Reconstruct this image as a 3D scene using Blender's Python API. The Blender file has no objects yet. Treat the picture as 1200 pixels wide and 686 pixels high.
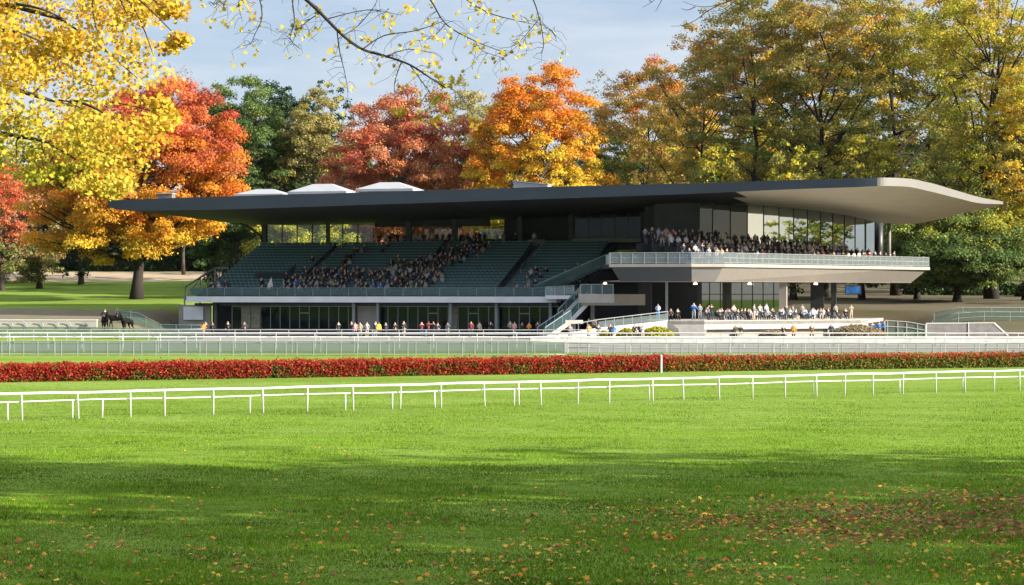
import bpy, bmesh, math, random
import numpy as np
from mathutils import Vector, Matrix
random.seed(7); RNG = np.random.default_rng(11)
C = bpy.context.scene.collection
PI = math.pi; R = math.radians
F, CAMZ, HOR = 2600.0, 4.8, 343.0

def at(px, py, Y):
    """a point of the place from its bearing and its distance, worked out while surveying the photograph"""
    return Vector(((px-600)/F*Y, Y, CAMZ-(py-HOR)/F*Y))

# ------------------------------------------------------------------ scene, camera, light
sc = bpy.context.scene
cd = bpy.data.cameras.new('camera'); cam = bpy.data.objects.new('camera', cd); C.objects.link(cam)
cam.location = (0, 0, CAMZ); cam.rotation_euler = (R(90), 0, 0)
cd.sensor_width = 36; cd.lens = 78; cd.clip_start = 0.5; cd.clip_end = 6000
sc.camera = cam
SUN_AZ, SUN_EL = 110.0, 22.0          # clockwise from +Y
wd = bpy.data.worlds.new('World'); sc.world = wd; wd.use_nodes = True
nt = wd.node_tree; nt.nodes.clear()
wo = nt.nodes.new('ShaderNodeOutputWorld'); bg = nt.nodes.new('ShaderNodeBackground')
sky = nt.nodes.new('ShaderNodeTexSky'); sky.sky_type = 'NISHITA'; sky.sun_disc = False
sky.sun_elevation = R(SUN_EL); sky.sun_rotation = R(SUN_AZ); sky.air_density = 1.0; sky.dust_density = 0.6; sky.ozone_density = 2.2
tc = nt.nodes.new('ShaderNodeTexCoord'); mp = nt.nodes.new('ShaderNodeMapping'); mp.inputs['Scale'].default_value = (1.6, 1.6, 9.0); mp.inputs['Location'].default_value = (0.3, 0.15, 0.05)
nz = nt.nodes.new('ShaderNodeTexNoise'); nz.inputs['Scale'].default_value = 2.1; nz.inputs['Detail'].default_value = 7; nz.inputs['Roughness'].default_value = .55
rp = nt.nodes.new('ShaderNodeValToRGB'); rp.color_ramp.elements[0].position = .42; rp.color_ramp.elements[1].position = .66
rp.color_ramp.elements[0].color = (0, 0, 0, 1); rp.color_ramp.elements[1].color = (.75, .75, .75, 1)
mx = nt.nodes.new('ShaderNodeMix'); mx.data_type = 'RGBA'; mx.inputs[7].default_value = (2.15, 2.2, 2.3, 1)
veil = nt.nodes.new('ShaderNodeMix'); veil.data_type = 'RGBA'; veil.inputs[7].default_value = (.88, 1.06, 1.38, 1)
nt.links.new(tc.outputs['Generated'], mp.inputs[0]); nt.links.new(mp.outputs[0], nz.inputs['Vector'])
nt.links.new(nz.outputs['Fac'], rp.inputs[0]); nt.links.new(rp.outputs[0], mx.inputs[0])
sz = nt.nodes.new('ShaderNodeSeparateXYZ'); mr_ = nt.nodes.new('ShaderNodeMapRange'); mr_.interpolation_type = 'SMOOTHSTEP'
mr_.inputs['From Min'].default_value = .12; mr_.inputs['From Max'].default_value = .6; mr_.inputs['To Min'].default_value = .88; mr_.inputs['To Max'].default_value = .1
nt.links.new(tc.outputs['Generated'], sz.inputs[0]); nt.links.new(sz.outputs['Z'], mr_.inputs[0]); nt.links.new(mr_.outputs[0], veil.inputs[0])
nt.links.new(sky.outputs[0], veil.inputs[6]); nt.links.new(veil.outputs[2], mx.inputs[6])
hi_ = nt.nodes.new('ShaderNodeMapRange'); hi_.interpolation_type = 'SMOOTHSTEP'; hi_.inputs['From Min'].default_value = .2; hi_.inputs['From Max'].default_value = .7; hi_.inputs['To Max'].default_value = .75
mh = nt.nodes.new('ShaderNodeMix'); mh.data_type = 'RGBA'; mh.inputs[7].default_value = (3.4, 3.5, 3.7, 1)   # white overhead sky, out of view, added to fill the shade
nt.links.new(sz.outputs['Z'], hi_.inputs[0]); nt.links.new(hi_.outputs[0], mh.inputs[0]); nt.links.new(mx.outputs[2], mh.inputs[6])
nt.links.new(mh.outputs[2], bg.inputs[0]); bg.inputs[1].default_value = .138
nt.links.new(bg.outputs[0], wo.inputs[0])
sl = bpy.data.lights.new('sun', 'SUN'); sl.energy = 4.6; sl.angle = R(.5); sl.color = (1, .90, .75)
so = bpy.data.objects.new('sun', sl); C.objects.link(so)
sd = Vector((math.sin(R(SUN_AZ))*math.cos(R(SUN_EL)), math.cos(R(SUN_AZ))*math.cos(R(SUN_EL)), math.sin(R(SUN_EL))))
so.rotation_euler = sd.to_track_quat('Z', 'Y').to_euler(); so.location = (60, -40, 80)
sc.view_settings.view_transform = 'Standard'; sc.view_settings.look = 'None'; sc.view_settings.gamma = 1; sc.view_settings.exposure = 1.68
sc.cycles.max_bounces = 8; sc.cycles.transparent_max_bounces = 16; sc.cycles.use_denoising = True
sc.cycles.sample_clamp_indirect = 6

# ------------------------------------------------------------------ materials
M = {}
def mat(name, col, rough=.7, var=.15, scale=3.0, bump=0.0, metal=0.0, spec=.5, stretch=(1, 1, 1), col2=None, detail=5):
    """a noise-mottled principled surface"""
    m = bpy.data.materials.new(name); m.use_nodes = True; t = m.node_tree; b = t.nodes['Principled BSDF']
    b.inputs['Roughness'].default_value = rough; b.inputs['Metallic'].default_value = metal; b.inputs['Specular IOR Level'].default_value = spec
    tc = t.nodes.new('ShaderNodeTexCoord'); mp = t.nodes.new('ShaderNodeMapping'); mp.inputs['Scale'].default_value = stretch
    nz = t.nodes.new('ShaderNodeTexNoise'); nz.inputs['Scale'].default_value = scale; nz.inputs['Detail'].default_value = detail
    cr = t.nodes.new('ShaderNodeValToRGB'); cr.color_ramp.elements[0].position = .3; cr.color_ramp.elements[1].position = .7
    lo = tuple(c*(1-var) for c in col) if col2 is None else col2
    hi = tuple(min(1, c*(1+var)) for c in col) if col2 is None else col
    cr.color_ramp.elements[0].color = (*lo, 1); cr.color_ramp.elements[1].color = (*hi, 1)
    t.links.new(tc.outputs['Object'], mp.inputs[0]); t.links.new(mp.outputs[0], nz.inputs['Vector'])
    t.links.new(nz.outputs['Fac'], cr.inputs[0]); t.links.new(cr.outputs[0], b.inputs['Base Color'])
    if bump:
        bp = t.nodes.new('ShaderNodeBump'); bp.inputs['Strength'].default_value = bump; bp.inputs['Distance'].default_value = .05
        t.links.new(nz.outputs['Fac'], bp.inputs['Height']); t.links.new(bp.outputs[0], b.inputs['Normal'])
    M[name] = m; return m

def leafmat(name, transl=.35, rough=.55, spec=.12):
    """leaf: colour comes from each leaf's own pigment attribute"""
    m = bpy.data.materials.new(name); m.use_nodes = True; t = m.node_tree; b = t.nodes['Principled BSDF']
    b.inputs['Roughness'].default_value = rough; b.inputs['Specular IOR Level'].default_value = spec
    a = t.nodes.new('ShaderNodeAttribute'); a.attribute_name = 'pigment'
    tr = t.nodes.new('ShaderNodeBsdfTranslucent'); ms = t.nodes.new('ShaderNodeMixShader'); ms.inputs[0].default_value = transl
    t.links.new(a.outputs['Color'], b.inputs['Base Color']); t.links.new(a.outputs['Color'], tr.inputs[0])
    t.links.new(b.outputs[0], ms.inputs[1]); t.links.new(tr.outputs[0], ms.inputs[2])
    t.links.new(ms.outputs[0], t.nodes['Material Output'].inputs[0]); M[name] = m; return m

def glassmat(name, tint=(.9, 1, .97), clear=.7, body=(.02, .03, .03), rough=.02):
    """sheet glass: partly see-through, partly mirror, over a tinted body"""
    m = bpy.data.materials.new(name); m.use_nodes = True; t = m.node_tree; t.nodes.clear()
    o = t.nodes.new('ShaderNodeOutputMaterial'); tr = t.nodes.new('ShaderNodeBsdfTransparent'); tr.inputs[0].default_value = (*tint, 1)
    d = t.nodes.new('ShaderNodeBsdfDiffuse'); g = t.nodes.new('ShaderNodeBsdfGlossy'); g.inputs['Roughness'].default_value = rough
    nz = t.nodes.new('ShaderNodeTexNoise'); nz.inputs['Scale'].default_value = .7; cr = t.nodes.new('ShaderNodeValToRGB')
    cr.color_ramp.elements[0].color = (*[c*.8 for c in body], 1); cr.color_ramp.elements[1].color = (*[c*1.2 for c in body], 1)
    t.links.new(nz.outputs['Fac'], cr.inputs[0]); t.links.new(cr.outputs[0], d.inputs[0])
    m1 = t.nodes.new('ShaderNodeMixShader'); m1.inputs[0].default_value = clear
    t.links.new(d.outputs[0], m1.inputs[1]); t.links.new(tr.outputs[0], m1.inputs[2])
    lw = t.nodes.new('ShaderNodeFresnel'); lw.inputs[0].default_value = 1.5
    m2 = t.nodes.new('ShaderNodeMixShader'); t.links.new(lw.outputs[0], m2.inputs[0])
    t.links.new(m1.outputs[0], m2.inputs[1]); t.links.new(g.outputs[0], m2.inputs[2]); t.links.new(m2.outputs[0], o.inputs[0])
    M[name] = m; return m

def mirrormat(name, refl=.4, body=(.012, .018, .018)):
    """solar-control glazing: a dark pane with a strong reflective coating"""
    m = bpy.data.materials.new(name); m.use_nodes = True; t = m.node_tree; t.nodes.clear()
    o = t.nodes.new('ShaderNodeOutputMaterial'); d = t.nodes.new('ShaderNodeBsdfDiffuse'); d.inputs[0].default_value = (*body, 1)
    g = t.nodes.new('ShaderNodeBsdfGlossy'); g.inputs['Roughness'].default_value = .015; g.inputs[0].default_value = (.85, .93, .9, 1)
    nz = t.nodes.new('ShaderNodeTexNoise'); nz.inputs['Scale'].default_value = .35; bp = t.nodes.new('ShaderNodeBump'); bp.inputs['Strength'].default_value = .03; bp.inputs['Distance'].default_value = .02
    t.links.new(nz.outputs['Fac'], bp.inputs['Height']); t.links.new(bp.outputs[0], g.inputs['Normal'])
    ms = t.nodes.new('ShaderNodeMixShader'); ms.inputs[0].default_value = refl
    t.links.new(d.outputs[0], ms.inputs[1]); t.links.new(g.outputs[0], ms.inputs[2]); t.links.new(ms.outputs[0], o.inputs[0]); M[name] = m; return m

def lampmat(name, col, s):
    m = bpy.data.materials.new(name); m.use_nodes = True; b = m.node_tree.nodes['Principled BSDF']
    b.inputs['Base Color'].default_value = (*col, 1); b.inputs['Emission Color'].default_value = (*col, 1); b.inputs['Emission Strength'].default_value = s; M[name] = m

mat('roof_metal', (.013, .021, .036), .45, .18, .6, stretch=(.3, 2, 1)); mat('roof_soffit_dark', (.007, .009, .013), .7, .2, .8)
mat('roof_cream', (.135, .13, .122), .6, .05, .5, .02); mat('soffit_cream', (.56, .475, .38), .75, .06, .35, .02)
mat('slab_white', (.60, .62, .66), .6, .08, .7); mat('track_white', (.44, .445, .44), .5, .12, 2.0); mat('white_paint', (.56, .56, .55), .4, .05, 2.0)
mat('old_white_paint', (.27, .28, .275), .5, .14, 1.6); mat('concrete', (.34, .33, .31), .85, .15, 1.2, .1)
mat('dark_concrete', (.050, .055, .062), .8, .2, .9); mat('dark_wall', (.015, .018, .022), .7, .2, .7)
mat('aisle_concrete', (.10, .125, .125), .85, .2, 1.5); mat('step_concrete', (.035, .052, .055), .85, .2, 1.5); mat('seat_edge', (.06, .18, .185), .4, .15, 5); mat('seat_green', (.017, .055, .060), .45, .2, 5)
mat('frame_metal', (.19, .215, .23), .4, .1, 3, metal=.3); mat('dark_metal', (.03, .033, .037), .45, .15, 3, metal=.3)
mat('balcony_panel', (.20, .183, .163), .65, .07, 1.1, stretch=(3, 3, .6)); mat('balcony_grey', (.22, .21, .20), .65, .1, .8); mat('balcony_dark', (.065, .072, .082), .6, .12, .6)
mat('beige_panel', (.27, .25, .22), .7, .1, .7); mat('curtain', (.20, .19, .13), .9, .25, 2.5)
mat('terrace_white', (.32, .30, .275), .7, .08, .8, .05); mat('terrace_stone', (.30, .27, .22), .85, .3, 1.8, .2)
mat('canvas_white', (.28, .29, .31), .6, .05, .8); mat('red_brown_board', (.10, .045, .03), .7, .3, 2)
mat('mesh_grey', (.17, .16, .16), .8, .2, 1.5); mat('screen_blue', (.03, .15, .45), .2, .4, 2)
mat('steel_rail', (.34, .38, .40), .35, .1, 3, metal=.4)
glassmat('balustrade_glass', (.86, .95, .96), .78, (.42, .50, .53)); glassmat('teal_glass', (.55, .78, .78), .6, (.08, .14, .15)); glassmat('clear_glass', (.90, .95, .86), .96, (.05, .06, .05))
glassmat('net_green', (.75, .9, .8), .42, (.075, .105, .08), .5); glassmat('net_white', (.95, .95, .93), .60, (.17, .175, .17), .5)
mirrormat('mirror_glass', .5); mirrormat('dark_glass', .022, (.006, .010, .012)); mirrormat('terrace_glass', .20, (.012, .018, .015)); mirrormat('lounge_glass_shaded', .06, (.008, .012, .012))
lampmat('warm_lamp', (1, .72, .38), 1.6)
leafmat('leaf', .4); leafmat('needle', .12); leafmat('grass_blade', .4, .9, 0); leafmat('dry_leaf', .2, .7)
mat('bark', (.060, .048, .038), .95, .35, 2.5, .6, stretch=(4, 4, .5)); mat('bark_dark', (.020, .016, .013), .95, .35, 2.5, .6, stretch=(4, 4, .5))
mat('hedge_core', (.030, .030, .014), .95, .4, 3)

# ------------------------------------------------------------------ mesh helpers
class MB:
    def __init__(s, xf=None): s.v = []; s.f = []; s.m = []; s.xf = xf
    def add(s, vs, fs, mi=0):
        o = len(s.v)
        s.v += [tuple(s.xf(*v)) if s.xf else tuple(v) for v in vs]
        s.f += [tuple(o+i for i in f) for f in fs]; s.m += [mi]*len(fs); return s
    def box(s, x0, x1, y0, y1, z0, z1, mi=0):
        return s.add([(x0,y0,z0),(x1,y0,z0),(x1,y1,z0),(x0,y1,z0),(x0,y0,z1),(x1,y0,z1),(x1,y1,z1),(x0,y1,z1)],
              [(0,3,2,1),(4,5,6,7),(0,1,5,4),(1,2,6,5),(2,3,7,6),(3,0,4,7)], mi)
    def prism(s, poly, z0, z1, mi=0, bot=None):
        """poly: (x,y) counter-clockwise; bot: another polygon for the foot"""
        n = len(poly); b = bot or poly
        za = z0 if hasattr(z0, '__len__') else [z0]*n; zb = z1 if hasattr(z1, '__len__') else [z1]*n
        vs = [(*b[i], za[i]) for i in range(n)]+[(*poly[i], zb[i]) for i in range(n)]
        return s.add(vs, [tuple(range(n-1,-1,-1)), tuple(range(n,2*n))]+[(i,(i+1)%n,n+(i+1)%n,n+i) for i in range(n)], mi)
    def tube(s, pts, rad, n=6, mi=0, cap=True):
        pts = [Vector(p) for p in pts]; k = len(pts); rs = rad if hasattr(rad, '__len__') else [rad]*k
        vs = []; up = Vector((0,0,1)); prev = None
        for i, p in enumerate(pts):
            d = (pts[min(i+1,k-1)]-pts[max(i-1,0)]); d = d.normalized() if d.length > 1e-9 else Vector((0,0,1))
            x = d.orthogonal().normalized() if prev is None else (prev-d*prev.dot(d))
            x = x.normalized() if x.length > 1e-6 else d.orthogonal().normalized()
            prev = x; y = d.cross(x)
            for j in range(n):
                a = 2*PI*j/n; vs.append(p+(x*math.cos(a)+y*math.sin(a))*rs[i])
        fs = [(i*n+j, i*n+(j+1)%n, (i+1)*n+(j+1)%n, (i+1)*n+j) for i in range(k-1) for j in range(n)]
        if cap: fs += [tuple(range(n-1,-1,-1)), tuple((k-1)*n+j for j in range(n))]
        return s.add(vs, fs, mi)
    def bar(s, a, b, w, h, mi=0):
        """rectangular bar from a to b, w across and h tall"""
        a, b = Vector(a), Vector(b); d = (b-a).normalized(); sd = d.cross(Vector((0,0,1)))
        sd = sd.normalized()*w/2 if sd.length > 1e-6 else Vector((w/2,0,0)); u = sd.cross(d).normalized()*h/2
        vs = [a-sd-u, a+sd-u, a+sd+u, a-sd+u, b-sd-u, b+sd-u, b+sd+u, b-sd+u]
        return s.add(vs, [(0,1,2,3),(7,6,5,4),(0,4,5,1),(1,5,6,2),(2,6,7,3),(3,7,4,0)], mi)
    def quad(s, a, b, c, d, mi=0): return s.add([a,b,c,d], [(0,1,2,3)], mi)
    def sheet(s, a, b, h, th=.03, z0a=0., z0b=0., mi=0):
        """upright pane from a to b (x,y), h tall, with a thickness"""
        dx, dy = b[0]-a[0], b[1]-a[1]; L = math.hypot(dx, dy) or 1; nx, ny = -dy/L*th/2, dx/L*th/2
        return s.add([(a[0]-nx,a[1]-ny,z0a),(b[0]-nx,b[1]-ny,z0b),(b[0]+nx,b[1]+ny,z0b),(a[0]+nx,a[1]+ny,z0a),
                      (a[0]-nx,a[1]-ny,z0a+h),(b[0]-nx,b[1]-ny,z0b+h),(b[0]+nx,b[1]+ny,z0b+h),(a[0]+nx,a[1]+ny,z0a+h)],
                     [(0,3,2,1),(4,5,6,7),(0,1,5,4),(1,2,6,5),(2,3,7,6),(3,0,4,7)], mi)
    def dome(s, c, rx, ry, rz, nu=12, nv=6, mi=0):
        vs = []; 
        for i in range(nv+1):
            e = PI/2*i/nv
            for j in range(nu): vs.append((c[0]+rx*math.cos(e)*math.cos(2*PI*j/nu), c[1]+ry*math.cos(e)*math.sin(2*PI*j/nu), c[2]+rz*math.sin(e)))
        return s.add(vs, [(i*nu+j, i*nu+(j+1)%nu, (i+1)*nu+(j+1)%nu, (i+1)*nu+j) for i in range(nv) for j in range(nu)], mi)
    def mesh(s, name, mats, smooth=False):
        me = bpy.data.meshes.new(name); me.from_pydata([tuple(v) for v in s.v], [], s.f)
        for m in (mats if isinstance(mats, (list, tuple)) else [mats]): me.materials.append(M[m] if isinstance(m, str) else m)
        me.polygons.foreach_set('material_index', s.m)
        if smooth: me.polygons.foreach_set('use_smooth', [True]*len(s.f))
        me.update(); return me
    def build(s, name, mats, parent=None, smooth=False): return link(name, s.mesh(name, mats, smooth), parent)

def link(name, me, parent=None):
    o = bpy.data.objects.new(name, me); C.objects.link(o)
    if parent is not None: o.parent = parent
    return o
def tag(o, label=None, cat=None, group=None, kind=None):
    for k, v in (('label', label), ('category', cat), ('group', group), ('kind', kind)):
        if v: o[k] = v
    return o
def thing(name, label, cat, loc=(0,0,0), rz=0, group=None):
    o = bpy.data.objects.new(name, None); C.objects.link(o); o.location = loc; o.rotation_euler = (0,0,rz); o.empty_display_size = .5
    return tag(o, label, cat, group)
def copy_tree(o, parent=None):
    c = o.copy(); C.objects.link(c)
    if parent is not None: c.parent = parent
    for ch in o.children: copy_tree(ch, c)
    return c
def np_mesh(name, V, Fq, mats, cols=None, mi=None):
    """mesh from arrays: V (n,3), Fq (m,k) equal-sided faces, cols (n,3) pigment per vertex"""
    V = np.asarray(V, np.float32); Fq = np.asarray(Fq, np.int32); me = bpy.data.meshes.new(name); k = Fq.shape[1]
    me.vertices.add(len(V)); me.vertices.foreach_set('co', V.ravel())
    me.loops.add(Fq.size); me.loops.foreach_set('vertex_index', Fq.ravel())
    me.polygons.add(len(Fq)); me.polygons.foreach_set('loop_start', np.arange(0, Fq.size, k, dtype=np.int32))
    for m in (mats if isinstance(mats, (list, tuple)) else [mats]): me.materials.append(M[m])
    if mi is not None: me.polygons.foreach_set('material_index', np.asarray(mi, np.int32))
    if cols is not None:
        a = me.color_attributes.new('pigment', 'FLOAT_COLOR', 'POINT')
        a.data.foreach_set('color', np.concatenate([np.asarray(cols, np.float32), np.ones((len(V),1), np.float32)], 1).ravel())
    me.update(calc_edges=True); return me
ORD = 'first second third fourth fifth sixth seventh eighth ninth tenth eleventh twelfth thirteenth fourteenth fifteenth sixteenth seventeenth eighteenth nineteenth twentieth twenty-first twenty-second twenty-third twenty-fourth twenty-fifth twenty-sixth twenty-seventh twenty-eighth twenty-ninth thirtieth'.split()

# ------------------------------------------------------------------ terrain
_prof = np.array([(-500,0),(218,0),(222,.05),(232,.9),(240,1.75),(262,2.7),(285,3.45),(320,4.4),(380,6.6),(400,8.4),(450,10.5),(600,16),(900,24),(3000,26)], float)
_in = np.array([(-500,0),(276,0),(300,3.9),(320,4.4),(380,6.6),(400,8.4),(450,10.5),(600,16),(900,24),(3000,26)], float)
def sst(x, a, b): t = np.clip((x-a)/(b-a), 0, 1); return t*t*(3-2*t)
def terr(X, Y):
    X = np.asarray(X, float); Y = np.asarray(Y, float)
    w = sst(X, -41, -37)*(1-sst(X, 42+np.clip(Y-250,0,40)*0, 50))
    w = np.where(Y > 258, sst(X, -41, -37)*(1-sst(X, 26, 38)), w)
    zo = np.interp(Y, _prof[:,0], _prof[:,1]); zi = np.interp(Y, _in[:,0], _in[:,1])
    return zo*(1-w)+zi*w + .12*np.sin(X*.11)*np.sin(Y*.07)*sst(Y, 240, 300)
def tz(X, Y): return float(terr(X, Y))
def grid_sheet(name, xs, ys, zoff, material, kind='structure', keep=None):
    xs = np.asarray(xs, float); ys = np.asarray(ys, float); gx, gy = np.meshgrid(xs, ys); z = terr(gx, gy)+zoff
    V = np.stack([gx, gy, z], -1).reshape(-1,3); nx = len(xs); i, j = np.meshgrid(np.arange(len(ys)-1), np.arange(nx-1), indexing='ij')
    a = (i*nx+j).ravel(); Fq = np.stack([a, a+1, a+nx+1, a+nx], 1)
    if keep is not None:
        c = V[Fq].mean(1); Fq = Fq[keep(c[:,0], c[:,1])]
    o = link(name, np_mesh(name, V, Fq, material)); o.data.polygons.foreach_set('use_smooth', [True]*len(Fq)); o['kind'] = kind; return o

def lawnmat():
    m = bpy.data.materials.new('lawn_turf'); m.use_nodes = True; t = m.node_tree; b = t.nodes['Principled BSDF']; b.inputs['Roughness'].default_value = 1; b.inputs['Specular IOR Level'].default_value = 0
    tc = t.nodes.new('ShaderNodeTexCoord')
    def noise(scale, st, det=6, rough=.6):
        mp = t.nodes.new('ShaderNodeMapping'); mp.inputs['Scale'].default_value = st; n = t.nodes.new('ShaderNodeTexNoise'); n.inputs['Scale'].default_value = scale; n.inputs['Detail'].default_value = det; n.inputs['Roughness'].default_value = rough
        t.links.new(tc.outputs['Object'], mp.inputs[0]); t.links.new(mp.outputs[0], n.inputs['Vector']); return n
    def ramp(n, p0, c0, p1, c1):
        r = t.nodes.new('ShaderNodeValToRGB'); r.color_ramp.elements[0].position = p0; r.color_ramp.elements[1].position = p1
        r.color_ramp.elements[0].color = (*c0, 1); r.color_ramp.elements[1].color = (*c1, 1); t.links.new(n.outputs['Fac'], r.inputs[0]); return r
    base = ramp(noise(.16, (.35, 1, 1), 8, .65), .32, (.125, .195, .030), .68, (.192, .272, .062))
    fine = ramp(noise(2.2, (.5, 1, 1), 8, .75), .3, (.60, .66, .55), .72, (1.22, 1.18, 1.25))
    mul = t.nodes.new('ShaderNodeMix'); mul.data_type = 'RGBA'; mul.blend_type = 'MULTIPLY'; mul.inputs[0].default_value = 1
    t.links.new(base.outputs[0], mul.inputs[6]); t.links.new(fine.outputs[0], mul.inputs[7])
    tuft = ramp(noise(.5, (.7, 1, 1), 6, .8), .60, (1, 1, 1), .68, (.50, .60, .45))
    m2 = t.nodes.new('ShaderNodeMix'); m2.data_type = 'RGBA'; m2.blend_type = 'MULTIPLY'; m2.inputs[0].default_value = 1
    t.links.new(mul.outputs[2], m2.inputs[6]); t.links.new(tuft.outputs[0], m2.inputs[7]); t.links.new(m2.outputs[2], b.inputs['Base Color'])
    nb = noise(9, (1, 1, 1), 6, .7); bp = t.nodes.new('ShaderNodeBump'); bp.inputs['Strength'].default_value = .7; bp.inputs['Distance'].default_value = .04
    t.links.new(nb.outputs['Fac'], bp.inputs['Height']); t.links.new(bp.outputs[0], b.inputs['Normal']); M['lawn_turf'] = m
lawnmat()
mat('soil_brown', (.15, .105, .07), .95, .3, .35, .2, col2=(.075, .085, .03)); mat('track_sand', (.30, .235, .15), .95, .12, .3, .1); mat('leaf_litter', (.080, .050, .020), .95, .3, .3, .3, col2=(.040, .045, .012), stretch=(.5, 1, 1))
mat('path_grey', (.20, .195, .185), .9, .12, .6)
xs = np.concatenate([np.linspace(-2500,-140,14), np.linspace(-130,130,131), np.linspace(140,2500,14)])
ys = np.concatenate([np.linspace(-600,30,10), np.linspace(40,216,45), np.linspace(218,330,57), np.linspace(334,620,60), np.linspace(650,3000,12)])
grid_sheet('ground', xs, ys, 0, 'lawn_turf')
fx = np.linspace(-130, 130, 131)
grid_sheet('soil_bank', fx, np.linspace(234, 270, 19), .03, 'soil_brown', keep=lambda x, y: (x < -37.5) & (y < 265+1.2*np.sin(x*.3)))
grid_sheet('dirt_track', fx, np.linspace(381, 403, 12), .05, 'track_sand', keep=lambda x, y: (x < 10))
grid_sheet('leaf_litter', fx, np.linspace(222, 440, 90), .03, 'leaf_litter', keep=lambda x, y: (x > 44) | ((x > 34) & (y > 250)) | ((x > 12) & (y > 300)))
grid_sheet('forecourt', fx, np.linspace(178, 250, 37), .012, 'path_grey', keep=lambda x, y: ((x > -36) & (x < 42) & (y > 198)) | ((y < 217) & (x > 3)) | ((y > 182) & (y < 206)))

HAZE = .00001
hm_ = bpy.data.materials.new('haze_air'); hm_.use_nodes = True; t_ = hm_.node_tree; t_.nodes.clear(); o_ = t_.nodes.new('ShaderNodeOutputMaterial'); v_ = t_.nodes.new('ShaderNodeVolumePrincipled')
v_.inputs['Color'].default_value = (.86, .90, .97, 1); v_.inputs['Density'].default_value = HAZE; v_.inputs['Anisotropy'].default_value = .2; t_.links.new(v_.outputs[0], o_.inputs['Volume']); M['haze_air'] = hm_
if HAZE: hz = MB().box(-2600, 2600, -700, 3100, -1.5, 74).build('haze', 'haze_air'); hz['kind'] = 'stuff'
# ------------------------------------------------------------------ grandstand
TH = R(15); cT, sT = math.cos(TH), math.sin(TH); OX, OY = 4.6, 240.0
def w2l(X, Y, Z=0.): dx, dy = X-OX, Y-OY; return (cT*dx-sT*dy, sT*dx+cT*dy, Z)
def l2w(s, t, z=0.): return Vector((OX+cT*s+sT*t, OY-sT*s+cT*t, z))
gs = thing('grandstand', 'long dark grandstand with green seats, sweeping roof and pale balcony wing', 'grandstand', (OX, OY, 0), -TH)

# roof ---------------------------------------------------------------
RS = np.array([  # s, front t, back t, top z, fascia foot z, soffit z at the back
 (-49.3,-7.0,21,14.95,14.45,14.3),(-48.0,-7.2,21.6,15.0,14.0,13.75),(-45,-7.3,22.3,15.08,13.85,13.2),(-40,-7.4,23,15.18,13.85,13.05),(-20,-7.4,24,15.5,14.2,13.35),
 (0,-7.4,25,15.85,14.62,13.95),(15,-7.5,28,16.0,14.95,14.3),(28,-7.6,33,16.25,15.35,13.6),(33,-7.7,34,16.32,15.45,13.0),(35.5,-7.4,33.2,16.36,15.55,12.95),
 (37.9,-4.6,31.2,16.4,15.6,13.2),(39.9,1.2,29,16.2,15.35,13.6),(42.1,8.2,27,15.7,14.95,14.0),(44.4,15.5,25,15.2,14.6,14.35),(46.4,22.0,23.4,15.0,14.75,14.7)])
def cr_interp(x):
    """smooth monotone-ish interpolation of the roof stations"""
    X = RS[:,0]; i = int(np.clip(np.searchsorted(X, x)-1, 0, len(X)-2)); h = X[i+1]-X[i]; u = (x-X[i])/h
    sl = (RS[1:,1:]-RS[:-1,1:])/(np.diff(X)[:,None])
    def m(k):
        if k == 0: return sl[0]
        if k == len(X)-1: return sl[-1]
        a, b = sl[k-1], sl[k]; return np.where(a*b > 0, 2*a*b/(a+b+1e-12), 0)
    m0, m1 = m(i), m(i+1); p0, p1 = RS[i,1:], RS[i+1,1:]
    return (2*u**3-3*u**2+1)*p0+(u**3-2*u**2+u)*h*m0+(-2*u**3+3*u**2)*p1+(u**3-u**2)*h*m1
def soffit_z(s, t):
    tf, tb, zt, zb, zs = cr_interp(s); v = min(1, max(0, (t-tf)/(tb-tf))); return zb+(zs-zb)*(v**.9)
SS = np.unique(np.concatenate([np.linspace(-49.3,-44,12), np.linspace(-44,30,50), np.linspace(30,46.4,56)])); NV = 14
top, sof, fas = MB(), MB(), MB(); tv, sv = [], []
for s in SS:
    tf, tb, zt, zb, zs = cr_interp(s)
    for j in range(NV+1):
        v = j/NV; t = tf+(tb-tf)*v
        zso = zb+(zs-zb)*(v**.9); ztp = zt+(zs+.45-zt)*sst(v,.2,1)*1.0
        tv.append((s, t, float(max(ztp, zso+.12)))); sv.append((s, t+(.12 if j == 0 else 0), zso))
n = NV+1; K = len(SS)
qf = [(i*n+j, (i+1)*n+j, (i+1)*n+j+1, i*n+j+1) for i in range(K-1) for j in range(NV)]
top.add(tv, qf); sof.v = sv; sof.f = [f[::-1] for f in qf]
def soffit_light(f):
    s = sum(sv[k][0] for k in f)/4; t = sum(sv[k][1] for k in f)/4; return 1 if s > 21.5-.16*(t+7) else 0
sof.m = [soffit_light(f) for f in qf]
for i in range(K-1):
    cm = 1 if SS[i] > 35.3 else 0
    a, b = tv[i*n], tv[(i+1)*n]; c, d = sv[i*n], sv[(i+1)*n]
    fas.add([(a[0],a[1]-.01,a[2]+.02),(b[0],b[1]-.01,b[2]+.02),(d[0],d[1]-.13,d[2]-.02),(c[0],c[1]-.13,c[2]-.02)], [(0,3,2,1)], cm)
    a, b = tv[i*n+NV], tv[(i+1)*n+NV]; c, d = sv[i*n+NV], sv[(i+1)*n+NV]
    fas.add([a,b,d,c], [(0,1,2,3)], cm)
for i in (0, K-1):
    for j in range(NV): fas.add([tv[i*n+j], tv[i*n+j+1], sv[i*n+j+1], sv[i*n+j]], [(0,1,2,3)], 1 if i else 0)
roof = top.build('roof', 'roof_metal', gs, True)
sof.build('soffit', ['roof_soffit_dark', 'soffit_cream'], roof, True); fas.build('fascia', ['roof_metal', 'roof_cream'], roof)

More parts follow.
